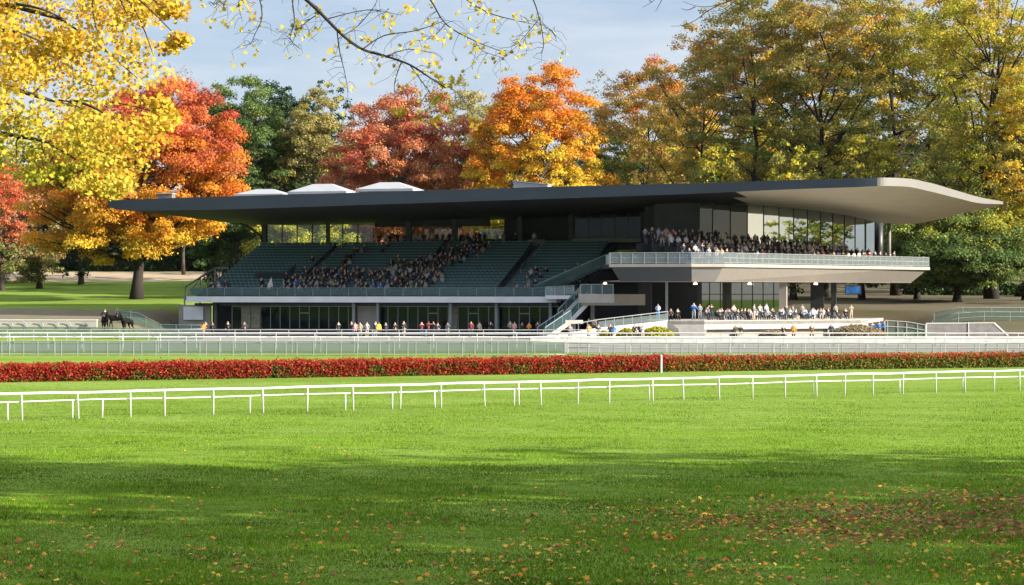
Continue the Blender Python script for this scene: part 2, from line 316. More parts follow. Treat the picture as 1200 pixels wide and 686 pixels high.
# stand: steps, seats, slab -----------------------------------------
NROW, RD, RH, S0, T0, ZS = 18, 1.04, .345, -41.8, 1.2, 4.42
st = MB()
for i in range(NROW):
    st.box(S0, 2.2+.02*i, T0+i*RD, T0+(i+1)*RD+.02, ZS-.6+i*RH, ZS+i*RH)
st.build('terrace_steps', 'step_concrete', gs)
TB = T0+NROW*RD; ZTOP = ZS+(NROW-1)*RH
blocks = [(-41.4,-31.35),(-30.6,-17.95),(-17.15,-6.75),(-5.95,2.2)]
def seat_mesh(L):
    m = MB(); k = int(L/.52)
    for i in range(k):
        x = i*.52+.03
        m.box(x, x+.45, .0, .42, .36, .42); m.add([(x,.40,.40),(x+.45,.40,.40),(x+.45,.46,.40),(x,.46,.40),(x,.50,.84),(x+.45,.50,.84),(x+.45,.55,.84),(x,.55,.84)],
              [(0,3,2,1),(4,5,6,7),(0,1,5,4),(1,2,6,5),(2,3,7,6),(3,0,4,7)])
        m.box(x+.18, x+.26, .3, .36, 0, .36); m.box(x-.005, x+.455, .485, .565, .80, .90, 1)
    return m.mesh('seat_row', ['seat_green', 'seat_edge'])
for a, b in blocks:
    me = seat_mesh(b-a)
    for i in range(NROW-1):
        if a == -41.2 and 5 <= i <= 8: pass
        o = link('seat_row', me, gs); o.location = (a, T0+i*RD+.42, ZS+i*RH)
MB().box(-42.6, .4, -.7, 1.16, 3.70, 4.36).build('front_slab', 'slab_white', gs)
def balustrade(name, pts, zs, h, parent, post_every, glass='balustrade_glass', rail='frame_metal', r=.035, gl=True, midrail=False, pr=.03):
    """handrail, posts and glass sheets along a polyline; posts and sheets are pieces of their own"""
    root = MB(); P3 = [Vector((p[0], p[1], z+h)) for p, z in zip(pts, zs)]
    root.tube(P3, r, 6)
    if midrail: root.tube([q-Vector((0,0,h*.9)) for q in P3], r*.7, 6); root.tube([q-Vector((0,0,h*.45)) for q in P3], r*.6, 6)
    o = root.build(name, rail, parent); pm = MB().box(-pr,pr,-pr,pr,0,h).mesh('post', rail)
    for k in range(len(pts)-1):
        a, b = Vector((*pts[k], zs[k])), Vector((*pts[k+1], zs[k+1])); L = (b-a).length; m = max(1, round(L/post_every))
        if gl:
            d = (b-a)/L; off = Vector((d.y, -d.x, 0))*.0
            MB().sheet((a+d*.04)[:2], (b-d*.04)[:2], h-.14, .025, a.z+.07, b.z+.07).build('glass_panel', glass, o)
        for q in range(m+(1 if k == len(pts)-2 else 0)):
            p = link('post', pm, o); p.location = a+(b-a)*(q/m)
    return o
balustrade('front_balustrade', [(-42.3,-.45),(-.2,-.45)], [4.38,4.38], .95, gs, 2.1, 'teal_glass')
# stair aisles with their handrails
for k, (x0) in enumerate((-31.0, -17.6, -6.4)):
    am = MB()
    for i in range(NROW*2): am.box(x0-.36, x0+.38, T0+i*RD/2, T0+i*RD/2+RD, ZS-.4+i*RH/2, ZS+.03+i*RH/2)
    a = am.build('aisle_stair', 'aisle_concrete', gs)
    h = MB(); h.tube([(x0+.52, T0+RD*.5, ZS+1.0), (x0+.52, TB-.6, ZTOP+1.0)], .05, 6)
    for i in range(0, NROW, 3): h.tube([(x0+.52, T0+i*RD+.5, ZS+i*RH), (x0+.52, T0+i*RD+.5, ZS+i*RH+1.0)], .03, 5)
    h.build('handrail', 'steel_rail', a)
# rounded glass screens at the head of the crowded aisle
for (sx, i0, i1) in ((-5.95, 7, 9.5),):
    MB().sheet((sx, T0+i0*RD), (sx+.1, T0+i1*RD), 1.15, .05, ZS+i0*RH+.05, ZS+i1*RH+.05).build('glass_screen', 'balustrade_glass', gs)
# vomitory in the left block
vm = MB(); i0 = 4; vt = T0+i0*RD; vz = ZS+i0*RH
vm.box(-36.8,-33.1, vt, vt+2.9, vz-.3, vz+1.25); v = vm.build('vomitory', 'dark_wall', gs)
MB().sheet((-33.0, vt-.05), (-33.0, vt+3.4), 1.15, .04, vz+.1, vz+1.2).build('glass_panel', 'balustrade_glass', v)
# left end: raking frame and end wall, open steelwork
MB().add([(-42.3,1.3,4.38),(-42.3,TB,4.38),(-42.3,TB,ZTOP),(-42.3,1.3,ZS),(-42.0,1.3,4.38),(-42.0,TB,4.38),(-42.0,TB,ZTOP),(-42.0,1.3,ZS)],
         [(0,1,2,3),(7,6,5,4),(0,4,5,1),(1,5,6,2),(2,6,7,3),(3,7,4,0)]).build('end_wall', 'dark_wall', gs)
balustrade('end_railing', [(-42.2,.2),(-42.2,3.0),(-42.2,TB)], [4.38,ZS+.4,ZTOP], 1.1, gs, 1.9, gl=False, midrail=True)
lw = MB(); 
for yy in (2.0, 6.5, 11.0): lw.bar((-44.0,yy,0.4),(-44.0,yy,5.0+yy*.25),.14,.14)
lw.bar((-44.0,2,4.0),(-44.0,11,4.0),.16,.16); lw.bar((-44.0,2,5.4),(-44.0,11,7.7),.14,.14); lw.bar((-44,2,4.0),(-42.3,2,4.0),.14,.14); lw.bar((-44,11,7.7),(-42.3,11,7.7),.14,.14); lw.bar((-44,2,4),(-44,6.5,6.5),.1,.1)
lw.build('side_gantry', 'frame_metal', gs)
# lower storey ---------------------------------------------------------
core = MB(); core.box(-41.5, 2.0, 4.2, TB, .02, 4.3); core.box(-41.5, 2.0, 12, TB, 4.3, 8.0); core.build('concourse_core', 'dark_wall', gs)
MB().box(-42.3, .2, .9, 1.1, 3.30, 3.60).build('window_head', 'dark_metal', gs)
MB().box(-38.2, .2, -1.2, 4.1, .0, .32).build('plinth', 'dark_concrete', gs)
wfm = MB(); W = 1.16
wfm.box(0,.07,-.07,.07,.32,3.3); wfm.box(.07,W,-.05,.05,.32,.42); wfm.box(.07,W,-.05,.05,3.2,3.3); wf = wfm.mesh('window', 'frame_metal')
pane = MB().box(.07, W, -.015, .015, .42, 3.2).mesh('pane', 'dark_glass')
wfd = MB(); wfd.box(0,.07,-.07,.07,.32,3.3); wfd.box(.07,W,-.05,.05,.32,.42); wfd.box(.07,W,-.05,.05,3.2,3.3); wfd.box(.07,W,-.05,.05,2.45,2.55); wd_ = wfd.mesh('window', 'frame_metal')
cm = MB().box(.1, W-.02, .1, .14, .45, 3.15).mesh('curtain', 'curtain')
gaps = {13, 14, 33}
s = -38.0
for k in range(33):
    if k not in gaps:
        o = link('window', wd_ if k in (7, 20, 24, 29) else wf, gs); o.location = (s, 1.5, 0)
        p = link('pane', pane, o)
        if k in (1, 2, 22): q = link('curtain', cm, gs); q.location = (s, 1.22, 0)
    s += W
MB().box(-38.05+13*W, -38+15*W, 1.4, 1.7, .32, 3.3).build('wall_panel', 'beige_panel', gs)
for x in (-39.6, -38+13*W-.2, -38+15*W+.3, -38+22.5*W, -38+27*W, -.6):
    MB().box(x-.16, x+.16, .45, .75, 0, 3.61).build('column', 'frame_metal' if x > -30 else 'dark_concrete', gs)
MB().box(-44.5, -40.6, 1.5, 1.8, .3, 3.4).build('side_wall', 'beige_panel', gs)
MB().box(-43.8, -41.4, 1.2, 1.42, 1.7, 3.2).build('hoarding', 'slab_white', gs)
# head of the stand: concourse, back glazing and columns ------------------
MB().box(-41.8, 8.0, TB, TB+5.5, ZTOP-.5, ZTOP-.02).build('concourse_floor', 'dark_concrete', gs)
zt_ = lambda s, t: soffit_z(s, t)-.02
for k in range(7):                              # see-through glazing at the left
    a = -41.2+k*1.95; z1 = zt_(a+1, TB+.6)
    o = MB().box(a, a+.09, TB+.5, TB+.66, ZTOP-.02, z1).box(a+.09, a+1.95, TB+.54, TB+.62, ZTOP, ZTOP+.12).build('lounge_window', 'dark_metal', gs)
    MB().box(a+.09, a+1.95, TB+.57, TB+.59, ZTOP+.12, z1-.0).build('pane', 'clear_glass', o)
MB().box(-41.75, -41.2, TB+.2, TB+.8, ZTOP-.3, zt_(-41.5, TB+.5)).build('column', 'dark_metal', gs)
MB().box(-33.4,-33.0, TB+.1, TB+.5, ZTOP-.1, zt_(-33, TB+.5)).build('column', 'dark_metal', gs)
br = MB(); br.tube([(-41.6,TB+.3,ZTOP+.6),(-41.9,TB+.1,ZTOP+1.5),(-42.8,TB-.4,ZTOP+2.3),(-44.2,TB-1,zt_(-44.2,TB-1)+.05)], [.16,.16,.15,.14], 7); br.build('roof_bracket', 'dark_metal', gs)
MB().box(-27.3, -13.0, TB+.4, TB+.9, zt_(-20,TB)-.75, zt_(-20,TB)+.15).build('lintel', 'dark_wall', gs)
for x in (-23.0, -17.3, -9.2, -3.0, 5.6): MB().box(x-.3, x+.3, TB+.2, TB+.8, ZTOP-.1, zt_(x, TB+.5)+.05).build('column', 'dark_concrete' , gs)
MB().box(-27.3, -12.4, TB+5.0, TB+5.3, ZTOP, ZTOP+.9).build('back_parapet', 'dark_wall', gs)
for a, b in ((-22.5,-17.8),(-16.8,-12.6)):
    o = MB().box(a, b, TB+5.05, TB+5.15, ZTOP+.9, ZTOP+1.0).build('lounge_window', 'dark_metal', gs); MB().box(a, b, TB+5.09, TB+5.11, ZTOP+1.0, 13.2).build('pane', 'clear_glass', o)
MB().box(-12.2, 8.5, TB+4.2, TB+5.0, ZTOP, 14.2).build('back_wall', 'dark_wall', gs)
for k in range(5):
    a = -2.6+k*1.6; z1 = zt_(a+.5, TB+.3)
    o = MB().box(a, a+.08, TB+.3, TB+.46, ZTOP+.9, z1+.03).box(a+.08,a+1.6,TB+.34,TB+.42,ZTOP+.9,ZTOP+1.0).build('lounge_window', 'dark_metal', gs); MB().box(a+.08, a+1.6, TB+.36, TB+.39, ZTOP+1.0, z1).build('pane', 'dark_glass', o)
MB().box(-2.7, 5.4, TB+.2, TB+.5, ZTOP+.38, ZTOP+.86).build('sill_panel', 'beige_panel', gs)
MB().box(-2.7, 5.4, TB+.3, TB+.45, ZTOP-.02, ZTOP+.38).build('sill_wall', 'dark_wall', gs)
MB().box(-8.3, -6.2, TB+.6, TB+.7, ZTOP, ZTOP+.75).build('counter', 'beige_panel', gs)
# right wing: core, wall, lower recess --------------------------------------
k = MB(); k.box(2.6, 14.5, 6.5, 26, .02, 7.4); k.box(8.4, 14.5, 7.5, 27, 7.4, 14.3); k.build('wing_core', 'dark_wall', gs)
MB().box(9.6, 14.6, 7.0, 7.4, 7.8, zt_(12, 7)+.03).build('wing_wall', 'dark_concrete', gs)
# balcony ------------------------------------------------------------------
A = [w2l(10.0,228.6)[:2], w2l(18.3,226.3)[:2], w2l(21.8,227.2)[:2], w2l(48.6,258.0)[:2]]
Ei = w2l(44.2,263.5)[:2]; Gi = w2l(9.6,247.0)[:2]; Wm = (16.0, 8.5)
def inset(pts, d):
    out = []
    for i, p in enumerate(pts):
        q0 = Vector(pts[max(i-1,0)]); q1 = Vector(pts[min(i+1,len(pts)-1)]); t = (q1-q0).normalized(); out.append((p[0]-t.y*d, p[1]+t.x*d))
    return out
Bt = inset(A, 1.25); Bt[0] = (A[0][0]+.9, Bt[0][1]); Bt[3] = (Bt[3][0]-1.0, Bt[3][1]-.9)
ZD, ZB = 7.72, 5.95
for i, mt in enumerate(('balcony_dark', 'balcony_grey', 'balcony_panel')):  # left facet's shade is put into its darker colour
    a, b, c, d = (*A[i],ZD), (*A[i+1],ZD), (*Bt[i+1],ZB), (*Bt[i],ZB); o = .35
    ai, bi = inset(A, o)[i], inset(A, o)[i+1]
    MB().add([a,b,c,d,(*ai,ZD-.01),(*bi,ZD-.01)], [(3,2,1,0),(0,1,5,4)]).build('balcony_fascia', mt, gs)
MB().prism(A+[Ei, Gi], ZD-.3, ZD+.03, 0).build('balcony_deck', 'beige_panel', gs)
MB().prism([(p[0],p[1]) for p in Bt]+[Ei, Gi], ZB-.02, ZB+.12).build('balcony_soffit', 'beige_panel', gs)
MB().add([(*A[3],ZD),(*Ei,ZD),(*Ei,ZB),(*Bt[3],ZB)], [(0,1,2,3)]).build('balcony_end', 'balcony_panel', gs)
rp_ = inset(A, .12)
balustrade('balcony_balustrade', rp_, [ZD+.03]*4, 1.12, gs, 1.15, rail='old_white_paint', pr=.035, midrail=True)
# raised tiers for the crowd, following the balcony front
TIER = []
for i in range(1, 6):
    d0 = 2.2+1.9*(i-1); p0 = inset(A[1:], d0); p1 = inset(A[1:], d0+2.1); zz = ZD+.46*i
    MB().prism([p0[0],p0[1],p0[2],p1[2],p1[1],p1[0]], ZD+.02, zz).build('standing_tier', 'dark_concrete', gs)
# curved lounge glazing
GA, GB, GC = Vector(w2l(20.0,243.5)[:2]), Vector(w2l(34,250)[:2]), Vector(w2l(43.2,264.5)[:2])
def gcurve(u): return GA*(1-u)**2+GB*2*u*(1-u)+GC*u*u
NP = 13
for i in range(NP):
    p, q = gcurve(i/NP), gcurve((i+1)/NP); d = (q-p).normalized(); z1 = soffit_z(min(p.x,46), p.y); z2 = soffit_z(min(q.x,46), q.y)
    o = MB().bar((p.x,p.y,ZD), (p.x,p.y,z1+.1), .09, .16).build('lounge_window', 'dark_metal', gs)
    MB().add([(p.x,p.y,ZD),(q.x,q.y,ZD),(q.x,q.y,z2+.05),(p.x,p.y,z1+.05)], [(0,1,2,3)]).build('pane', 'lounge_glass_shaded' if i < 3 else 'mirror_glass', o)  # first panes lie in shadow; that shade is put into a darker, duller glass
iw = MB()
for i in range(NP):
    p, q = gcurve(i/NP)+Vector((-.3,5)), gcurve((i+1)/NP)+Vector((-.3,5)); iw.add([(p.x,p.y,ZD),(q.x,q.y,ZD),(q.x,q.y,15),(p.x,p.y,15)], [(0,1,2,3)])
iw.build('lounge_back_wall', 'dark_wall', gs)
lc = w2l(43.9, 265.6)
MB().tube([(lc[0],lc[1],ZD-.5),(lc[0],lc[1],soffit_z(min(lc[0],46),lc[1])+.3)], .55, 14).build('column', 'dark_metal', gs, True)
lc2 = w2l(44.9, 264.2); MB().tube([(lc2[0],lc2[1],ZD-.5),(lc2[0],lc2[1],soffit_z(min(lc2[0],46),lc2[1])+.3)], .22, 10).build('column', 'roof_cream', gs, True)
# entrance stair at the left of the balcony with a curving glass side
es = MB()
for i in range(9): es.box(8.5-0+i*.05, 12.4, 1.0+i*.5, 7.0, ZD+i*.26-.2, ZD+.05+i*.26)
es_ = es.build('entrance_stair', 'dark_concrete', gs)
g = MB(); cpts = [(10.2,6.8,2.3),(10.9,5.6,2.15),(11.6,4.2,1.7),(12.2,2.8,1.05),(12.8,1.4,.5)]
for i in range(4):
    a, b = cpts[i], cpts[i+1]; g.add([(a[0],a[1],ZD+a[2]-.1),(b[0],b[1],ZD+b[2]-.1),(b[0],b[1],ZD+b[2]+1.15),(a[0],a[1],ZD+a[2]+1.15)], [(0,1,2,3)])
g.build('glass_panel', 'balustrade_glass', es_)
MB().tube([(a[0],a[1],ZD+a[2]+1.17) for a in cpts], .06, 6).build('handrail', 'steel_rail', es_)
# side flight between the seats and the balcony
sf = MB(); sa, sb = Vector((-1.8,-.1,4.4)), Vector((5.4,-6.0,ZD))
fl = MB(); a0 = Vector((-2.2,1.2,4.4)); a1 = Vector((4.9,3.2,ZD)); NS = 18
for i in range(NS):
    p = a0+(a1-a0)*(i/NS); fl.box(p.x, p.x+.55, p.y-.9, p.y+.9, p.z-.1, p.z+.12)
fo = fl.build('side_flight', 'step_concrete', gs)
for sg in (-1, 1):
    MB().sheet((a0.x,a0.y+sg*.95), (a1.x+.3,a1.y+sg*.95), 1.05, .03, a0.z+.1, a1.z+.1).build('glass_panel', 'teal_glass', fo)
    MB().tube([(a0.x,a0.y+sg*.95,a0.z+1.2),(a1.x+.3,a1.y+sg*.95,a1.z+1.2)], .05, 6).build('handrail', 'steel_rail', fo)
bl = w2l(10.0,228.6); balustrade('landing_balustrade', [(a1.x+.3,a1.y-.95),(bl[0]+.1,bl[1]+.1)], [ZD,ZD], 1.1, gs, 1.2, rail='steel_rail')
MB().prism([(a1.x,a1.y-1),(bl[0],bl[1]),Gi,(a1.x,a1.y+4)], ZD-.4, ZD-.01).build('landing', 'balcony_dark', gs)
# outside staircase in two flights from the forecourt up to the landing
def flight(P0, P1, wd, NS, nm):
    ot = MB(); dr = P1-P0; dh = Vector((dr.x,dr.y,0)).normalized(); nn = Vector((-dh.y,dh.x,0)); st_l = Vector((dr.x,dr.y,0)).length/NS*1.04
    for i in range(NS):
        p = P0+dr*(i/NS); q = p+dh*st_l; z = p.z; c = [p-nn*wd,q-nn*wd,q+nn*wd,p+nn*wd]
        ot.add([(*v[:2],z-.18) for v in c]+[(*v[:2],z+.08) for v in c], [(0,3,2,1),(4,5,6,7),(0,1,5,4),(1,2,6,5),(2,3,7,6),(3,0,4,7)])
    oo = ot.build('outer_staircase', 'concrete', gs)
    for sg in (-1, 1):
        a, b = P0+nn*sg*(wd+.06), P1+nn*sg*(wd+.06)
        MB().bar(a-Vector((0,0,.14)), b-Vector((0,0,.14)), .12, .46).build('stringer', 'terrace_white' if nm else 'slab_white', oo)
        MB().sheet(a[:2], b[:2], .92, .03, a.z+.12, b.z+.12).build('glass_panel', 'teal_glass', oo)
        MB().tube([a+Vector((0,0,1.08)), b+Vector((0,0,1.08))], .05, 6).build('handrail', 'steel_rail', oo)
        for k in range(4): p = a+(b-a)*(k/3); MB().box(p.x-.03,p.x+.03,p.y-.03,p.y+.03,p.z,p.z+1.08).build('post', 'steel_rail', oo)
    return oo
V3 = lambda X, Y, z: Vector(w2l(X, Y, z))
flight(V3(3.05,230.5,.1), V3(5.75,231.6,1.9), .95, 11, 1)
MB().prism([w2l(5.5,230.4)[:2],w2l(7.4,230.8)[:2],w2l(7.2,233.2)[:2],w2l(5.3,232.8)[:2]], 1.55, 1.93).build('stair_landing', 'concrete', gs)
flight(V3(5.5,233.6,1.93), V3(8.1,235.6,4.55), .95, 15, 0)
q0 = w2l(7.2,233.6); q1 = w2l(10.6,232.4); q2 = w2l(14.2,236.5); q3 = w2l(9.0,241); q4 = w2l(7.0,238.5)
MB().prism([q0[:2],q1[:2],q2[:2],q3[:2],q4[:2]], 3.45, 4.62).build('stair_landing', 'beige_panel', gs)
MB().prism([w2l(7.0,233.4)[:2],w2l(10.7,232.1)[:2],w2l(10.6,232.35)[:2],w2l(7.2,233.58)[:2]], 3.7, 4.66).build('landing_edge', 'terrace_white', gs)
balustrade('landing_balustrade', [q0[:2],q1[:2]], [4.65,4.65], 1.0, gs, 1.1, 'teal_glass', 'steel_rail')
balustrade('slab_balustrade', [w2l(3.6,238.5)[:2],w2l(6.6,236.4)[:2]], [4.4,4.55], 1.0, gs, 1.1, 'balustrade_glass', 'steel_rail')
MB().prism([w2l(3.9,240.8)[:2],w2l(3.6,238.3)[:2],w2l(6.7,236.2)[:2],w2l(8.2,238.5)[:2]], 4.1, 4.5).build('slab_extension', 'slab_white', gs)
for q in (w2l(9.9,234.2), w2l(8.7,239), w2l(6.4,232)): MB().box(q[0]-.2,q[0]+.2,q[1]-.2,q[1]+.2,0,3.46 if q[1] > -2 and q[0] > 4 else 1.56).build('column', 'concrete', gs)
# under the balcony: glazing, columns, lights, screen
u0, u1 = w2l(19.4,244.5), w2l(30.5,248.5)
for i in range(9):
    p = Vector(u0[:2])+(Vector(u1[:2])-Vector(u0[:2]))*(i/9); q = Vector(u0[:2])+(Vector(u1[:2])-Vector(u0[:2]))*((i+1)/9)
    o = MB().bar((p.x,p.y,1.9),(p.x,p.y,ZB),.08,.12).build('window', 'dark_metal', gs); MB().bar((p.x,p.y,4.6),(q.x,q.y,4.6),.06,.08).build('transom', 'dark_metal', o)
    MB().add([(p.x,p.y,1.95),(q.x,q.y,1.95),(q.x,q.y,ZB),(p.x,p.y,ZB)], [(0,1,2,3)]).build('pane', 'terrace_glass', o)
for (X, Y, r, mt) in ((16.6,238,.12,'steel_rail'),(29.4,240.5,.4,'beige_panel'),(14.4,240,.7,'dark_concrete'),(36.4,251,.3,'dark_metal')):
    p = w2l(X, Y); MB().box(p[0]-r,p[0]+r,p[1]-min(r,.3),p[1]+min(r,.3),1.9 if r != .12 else 1.9,ZB).build('column', mt, gs)
for (X, Y) in ((9.9,236),(19.5,236),(25.5,238),(33.0,241)):
    p = w2l(X, Y); MB().dome((p[0],p[1],ZB-.30), .22,.22,.26, 10, 4).build('ceiling_light', 'warm_lamp', gs, True)
p = w2l(38.2,248.5); o = MB().box(p[0]-.9,p[0]+.9,p[1],p[1]+.15,ZB-1.35,ZB-.35).build('television', 'dark_metal', gs); MB().box(p[0]-.8,p[0]+.8,p[1]-.02,p[1]-.005,ZB-1.27,ZB-.45).build('screen', 'screen_blue', o)
MB().bar((p[0],p[1]+.1,ZB-.35),(p[0],p[1]+.1,ZB),.08,.08).build('bracket', 'dark_metal', o)
p = w2l(35.0,250.5); MB().box(p[0]-1.3,p[0]+.2,p[1],p[1]+.3,1.9,ZB).build('kiosk_wall', 'dark_wall', gs)
# roof-top canopies --------------------------------------------------------
def canopy(px, y0, y1, wpx, Y, label):
    X = (px-600)/F*Y; p = w2l(X, Y); w = wpx/F*Y/2; zr = at(px, y0+1, Y).z; zp = at(px, y1, Y).z
    z0 = float(max(soffit_z(p[0], p[1]), 0))+.9
    t = thing('roof_canopy', label, 'canopy', tuple(l2w(p[0], p[1], z0)), -TH, 'white canopies on the grandstand roof')
    ez = zr-z0+.25; h = zp-z0
    c = MB(); k = .32
    c.add([(-w,-2.2,ez),(w,-2.2,ez),(w,2.2,ez),(-w,2.2,ez),(-w*k,-.4,h),(w*k,-.4,h),(w*k,.4,h),(-w*k,.4,h)], [(0,1,5,4),(1,2,6,5),(2,3,7,6),(3,0,4,7),(4,5,6,7)])
    c.build('canopy_top', 'canvas_white', t)
    v = MB(); e2 = ez-.28
    for a, b in (((-w,-2.2),(w,-2.2)),((w,-2.2),(w,2.2)),((w,2.2),(-w,2.2)),((-w,2.2),(-w,-2.2))): v.sheet(a, b, .26, .04, e2, e2)
    v.build('valance', 'canvas_white', t)
    for sx in (-1, 1):
        for sy in (-1, 1): MB().box(sx*w*.97-.06,sx*w*.97+.06,sy*2.1-.06,sy*2.1+.06,-.5,ez-.02).build('leg', 'old_white_paint', t)
canopy(311, 230, 222, 60, 258, 'lowest white canopy on the roof, against the dark green trees')
canopy(379, 227, 216, 72, 256, 'white peaked canopy on the roof, in front of the rust red tree\'s edge')
canopy(457, 224, 214, 70, 254, 'white peaked canopy on the roof below the middle of the rust red tree')
b = thing('roof_hatch', 'flat white hatch box on the roof in front of the orange and yellow tree', 'roof hatch', tuple(l2w(*w2l(624/F*252-600/F*252, 252)[:2], 15.5)), -TH)
hx = MB(); hx.add([(-2,-.9,-.8),(2,-.9,-.8),(2,.9,-.8),(-2,.9,-.8),(-2,-.9,1.9),(2,-.9,1.45),(2,.9,1.45),(-2,.9,1.9)], [(0,3,2,1),(4,5,6,7),(0,1,5,4),(1,2,6,5),(2,3,7,6),(3,0,4,7)]); hx.build('housing', 'canvas_white', b); MB().bar((-2.1,0,1.98),(2.1,0,1.51),2.0,.1).build('lid', 'old_white_paint', b)
p = w2l((195-600)/F*256, 256); b = thing('roof_vent', 'small pale vent box on the far left end of the roof', 'roof vent', tuple(l2w(p[0],p[1],15.3)), -TH)
MB().box(-.9,.9,-.5,.5,-.7,.85).build('housing', 'roof_cream', b); MB().box(-1.0,1.0,-.6,.6,.855,.95).build('lid', 'concrete', b)
# ------------------------------------------------------------------ rails and fences
def pix_on_line(px, P, Q):
    k = (px-600)/F; # X = k*Y on P + u*(Q-P)
    u = (k*P[1]-P[0])/((Q[0]-P[0])-k*(Q[1]-P[1])); return P[0]+u*(Q[0]-P[0]), P[1]+u*(Q[1]-P[1])
PL, PR_ = (-19.1, 82.9), (25.04, 108.5)
dl = Vector((PR_[0]-PL[0], PR_[1]-PL[1], 0)).normalized()
mr = thing('running_rail', 'long white running rail with a thick top rail across the open lawn', 'rail')
e0 = Vector((*PL, 0))-dl*14; e1 = Vector((*PR_, 0))+dl*16
tr = MB(); NSEG = 46
tr.tube([e0+(e1-e0)*(i/NSEG)+Vector((0,0,1.0+.012*math.sin(i*1.7)+.008*math.sin(i*3.1))) for i in range(NSEG+1)], .050, 10); tr.build('top_rail', 'white_paint', mr, True)
lr = MB(); off = Vector((-dl.y, dl.x, 0))*.10
lr.tube([e0+off+(e1-e0)*(i/NSEG)+Vector((0,0,.70+.014*math.sin(i*1.3+1))) for i in range(NSEG+1)], .027, 8); lr.build('lower_rail', 'white_paint', mr, True)
full = [26,92,153,193,250,308.5,360,414,469,517,568,608,634,677,714,765,801,843,882,920,957,990,1023,1058,1097,1131,1165,1195,-30,-85,1228,1262]
thin = [10,86,121,294,406,461,511,604,764-1.5,955,1056,1130.0]
pm = MB(); pm.tube([(0,0,-.05),(0,0,.84),(0,-.03,.95),(0,-.02,1.0)], [.034,.032,.028,.025], 8); pm = pm.mesh('post', 'white_paint', True)
tm = MB(); tm.tube([(0,0,-.05),(0,0,.70)], [.028,.027], 8); tm = tm.mesh('post', 'white_paint', True)
for i, px in enumerate(full):
    p = pix_on_line(px, PL, PR_); o = link('post', pm, mr); o.location = (p[0], p[1], 0); o.rotation_euler = (R(random.uniform(-2,2)), R(random.uniform(-2,2)), 0)
for px in thin:
    p = pix_on_line(px, PL, PR_); o = link('post', tm, mr); o.location = (p[0]+off.x, p[1]+off.y, 0); o.rotation_euler = (0, R(random.uniform(-1.5,1.5)), 0)
w = thing('marker_post', 'short square white marker post standing in the gap of the flowering hedge', 'post', tuple(at(775, 437, 132.4)-Vector((0,0,0))), .3)
MB().prism([(-.06,-.06),(.06,-.06),(.06,.06),(-.06,.06)], -.05, 1.02).build('shaft', 'old_white_paint', w); MB().add([(-.07,-.07,1.02),(.07,-.07,1.02),(.07,.07,1.02),(-.07,.07,1.02),(0,0,1.08)], [(0,1,4),(1,2,4),(2,3,4),(3,0,4),(3,2,1,0)]).build('cap', 'white_paint', w)

def fence(name, label, cat, a, b, h, step, rails, rr=.035, net=None, post='old_white_paint', pr=.03, jit=0., lean=0., bot=.12, terrain=False, group=None, railmat=None, sub=1):
    A_, B_ = Vector((*a, 0)), Vector((*b, 0)); L = (B_-A_).length; d = (B_-A_)/L
    Z = (lambda p: tz(p.x, p.y)) if terrain else (lambda p: 0.)
    t = thing(name, label, cat, (a[0], a[1], Z(A_)), 0, group); base = Vector((a[0], a[1], Z(A_)))
    npn = max(2, min(100, int(L/step)+1)); K = max(2, int(L/2.5))
    for zz in rails:
        m = MB(); m.tube([A_+d*(L*i/K)+Vector((0,0,Z(A_+d*(L*i/K))+zz+.012*math.sin(i*2.3+zz*9)))-base for i in range(K+1)], rr, 8); m.build('rail', railmat or post, t, True)
    if net:
        m = MB()
        for i in range(K):
            p, q = A_+d*(L*i/K), A_+d*(L*(i+1)/K); m.add([p+Vector((0,0,Z(p)+bot))-base, q+Vector((0,0,Z(q)+bot))-base, q+Vector((0,0,Z(q)+h-.05))-base, p+Vector((0,0,Z(p)+h-.05))-base], [(0,1,2,3)])
        m.build('mesh_panel', net, t)
    pm = MB()
    if lean: pm.tube([(0,0,-.1),(0,0,h*.45),(0,-lean*.6,h*.8),(0,-lean,h)], [pr*1.2,pr,pr*.9,pr*.8], 7)
    else: pm.box(-pr,pr,-pr,pr,-.1,h)
    pm = pm.mesh('post', post)
    for i in range(npn):
        p = A_+d*min(L, L*i/(npn-1)+random.uniform(-jit, jit)*(0 < i < npn-1)); o = link('post', pm, t); o.location = p+Vector((0,0,Z(p)))-base
    return t
G = 'white fences between the hedge and the grandstand'
fence('mesh_fence', 'white post fence with green netting panels directly behind the red hedge', 'fence', (-46,169.0), (4,168.0), 1.12, 1.0, (.12,1.1), .032, 'net_green', jit=.32, group=G)
fence('mesh_fence', 'white post fence with pale netting panels behind the greener end of the hedge', 'fence', (4.2,168), (46,167), 1.0, .95, (.12,.62,.98), .03, 'net_white', jit=.35, group=G)
fence('track_rail', 'white double track rail with leaning posts running in front of the grandstand', 'rail', (-50,190.5), (50,188.5), 1.35, 3.3, (1.0,1.33), .058, None, post='track_white', pr=.045, jit=.4, lean=.3, group=G)
fence('track_rail', 'white track rail just behind the netting fences', 'rail', (-48,178.5), (48,177), 1.22, 2.7, (.75,1.2), .042, None, post='track_white', pr=.035, jit=.4, lean=.2, group=G)
fence('track_rail', 'thin white rail closest to the glazed lower storey of the grandstand', 'rail', (-52,206), (8,205), 1.36, 2.6, (.95,1.34), .04, None, post='old_white_paint', pr=.035, jit=.3, group=G)
ba = thing('rail_apron', 'broad white board barrier running along the right half of the track', 'barrier', (1.5, 184, 0))
for i in range(24):
    MB().box(i*2.1+.01, i*2.1+2.09, -.03, .03, .50+random.uniform(-.015,.015), 1.02+random.uniform(-.02,.02)).build('board', 'track_white', ba)
    if i % 2 == 0: MB().box(i*2.1-.05, i*2.1+.05, .04, .14, 0, 1.12).build('post', 'old_white_paint', ba)
MB().tube([(0,-.05,1.10),(50.4,-.05,1.10)], .05, 8).build('top_rail', 'white_paint', ba)
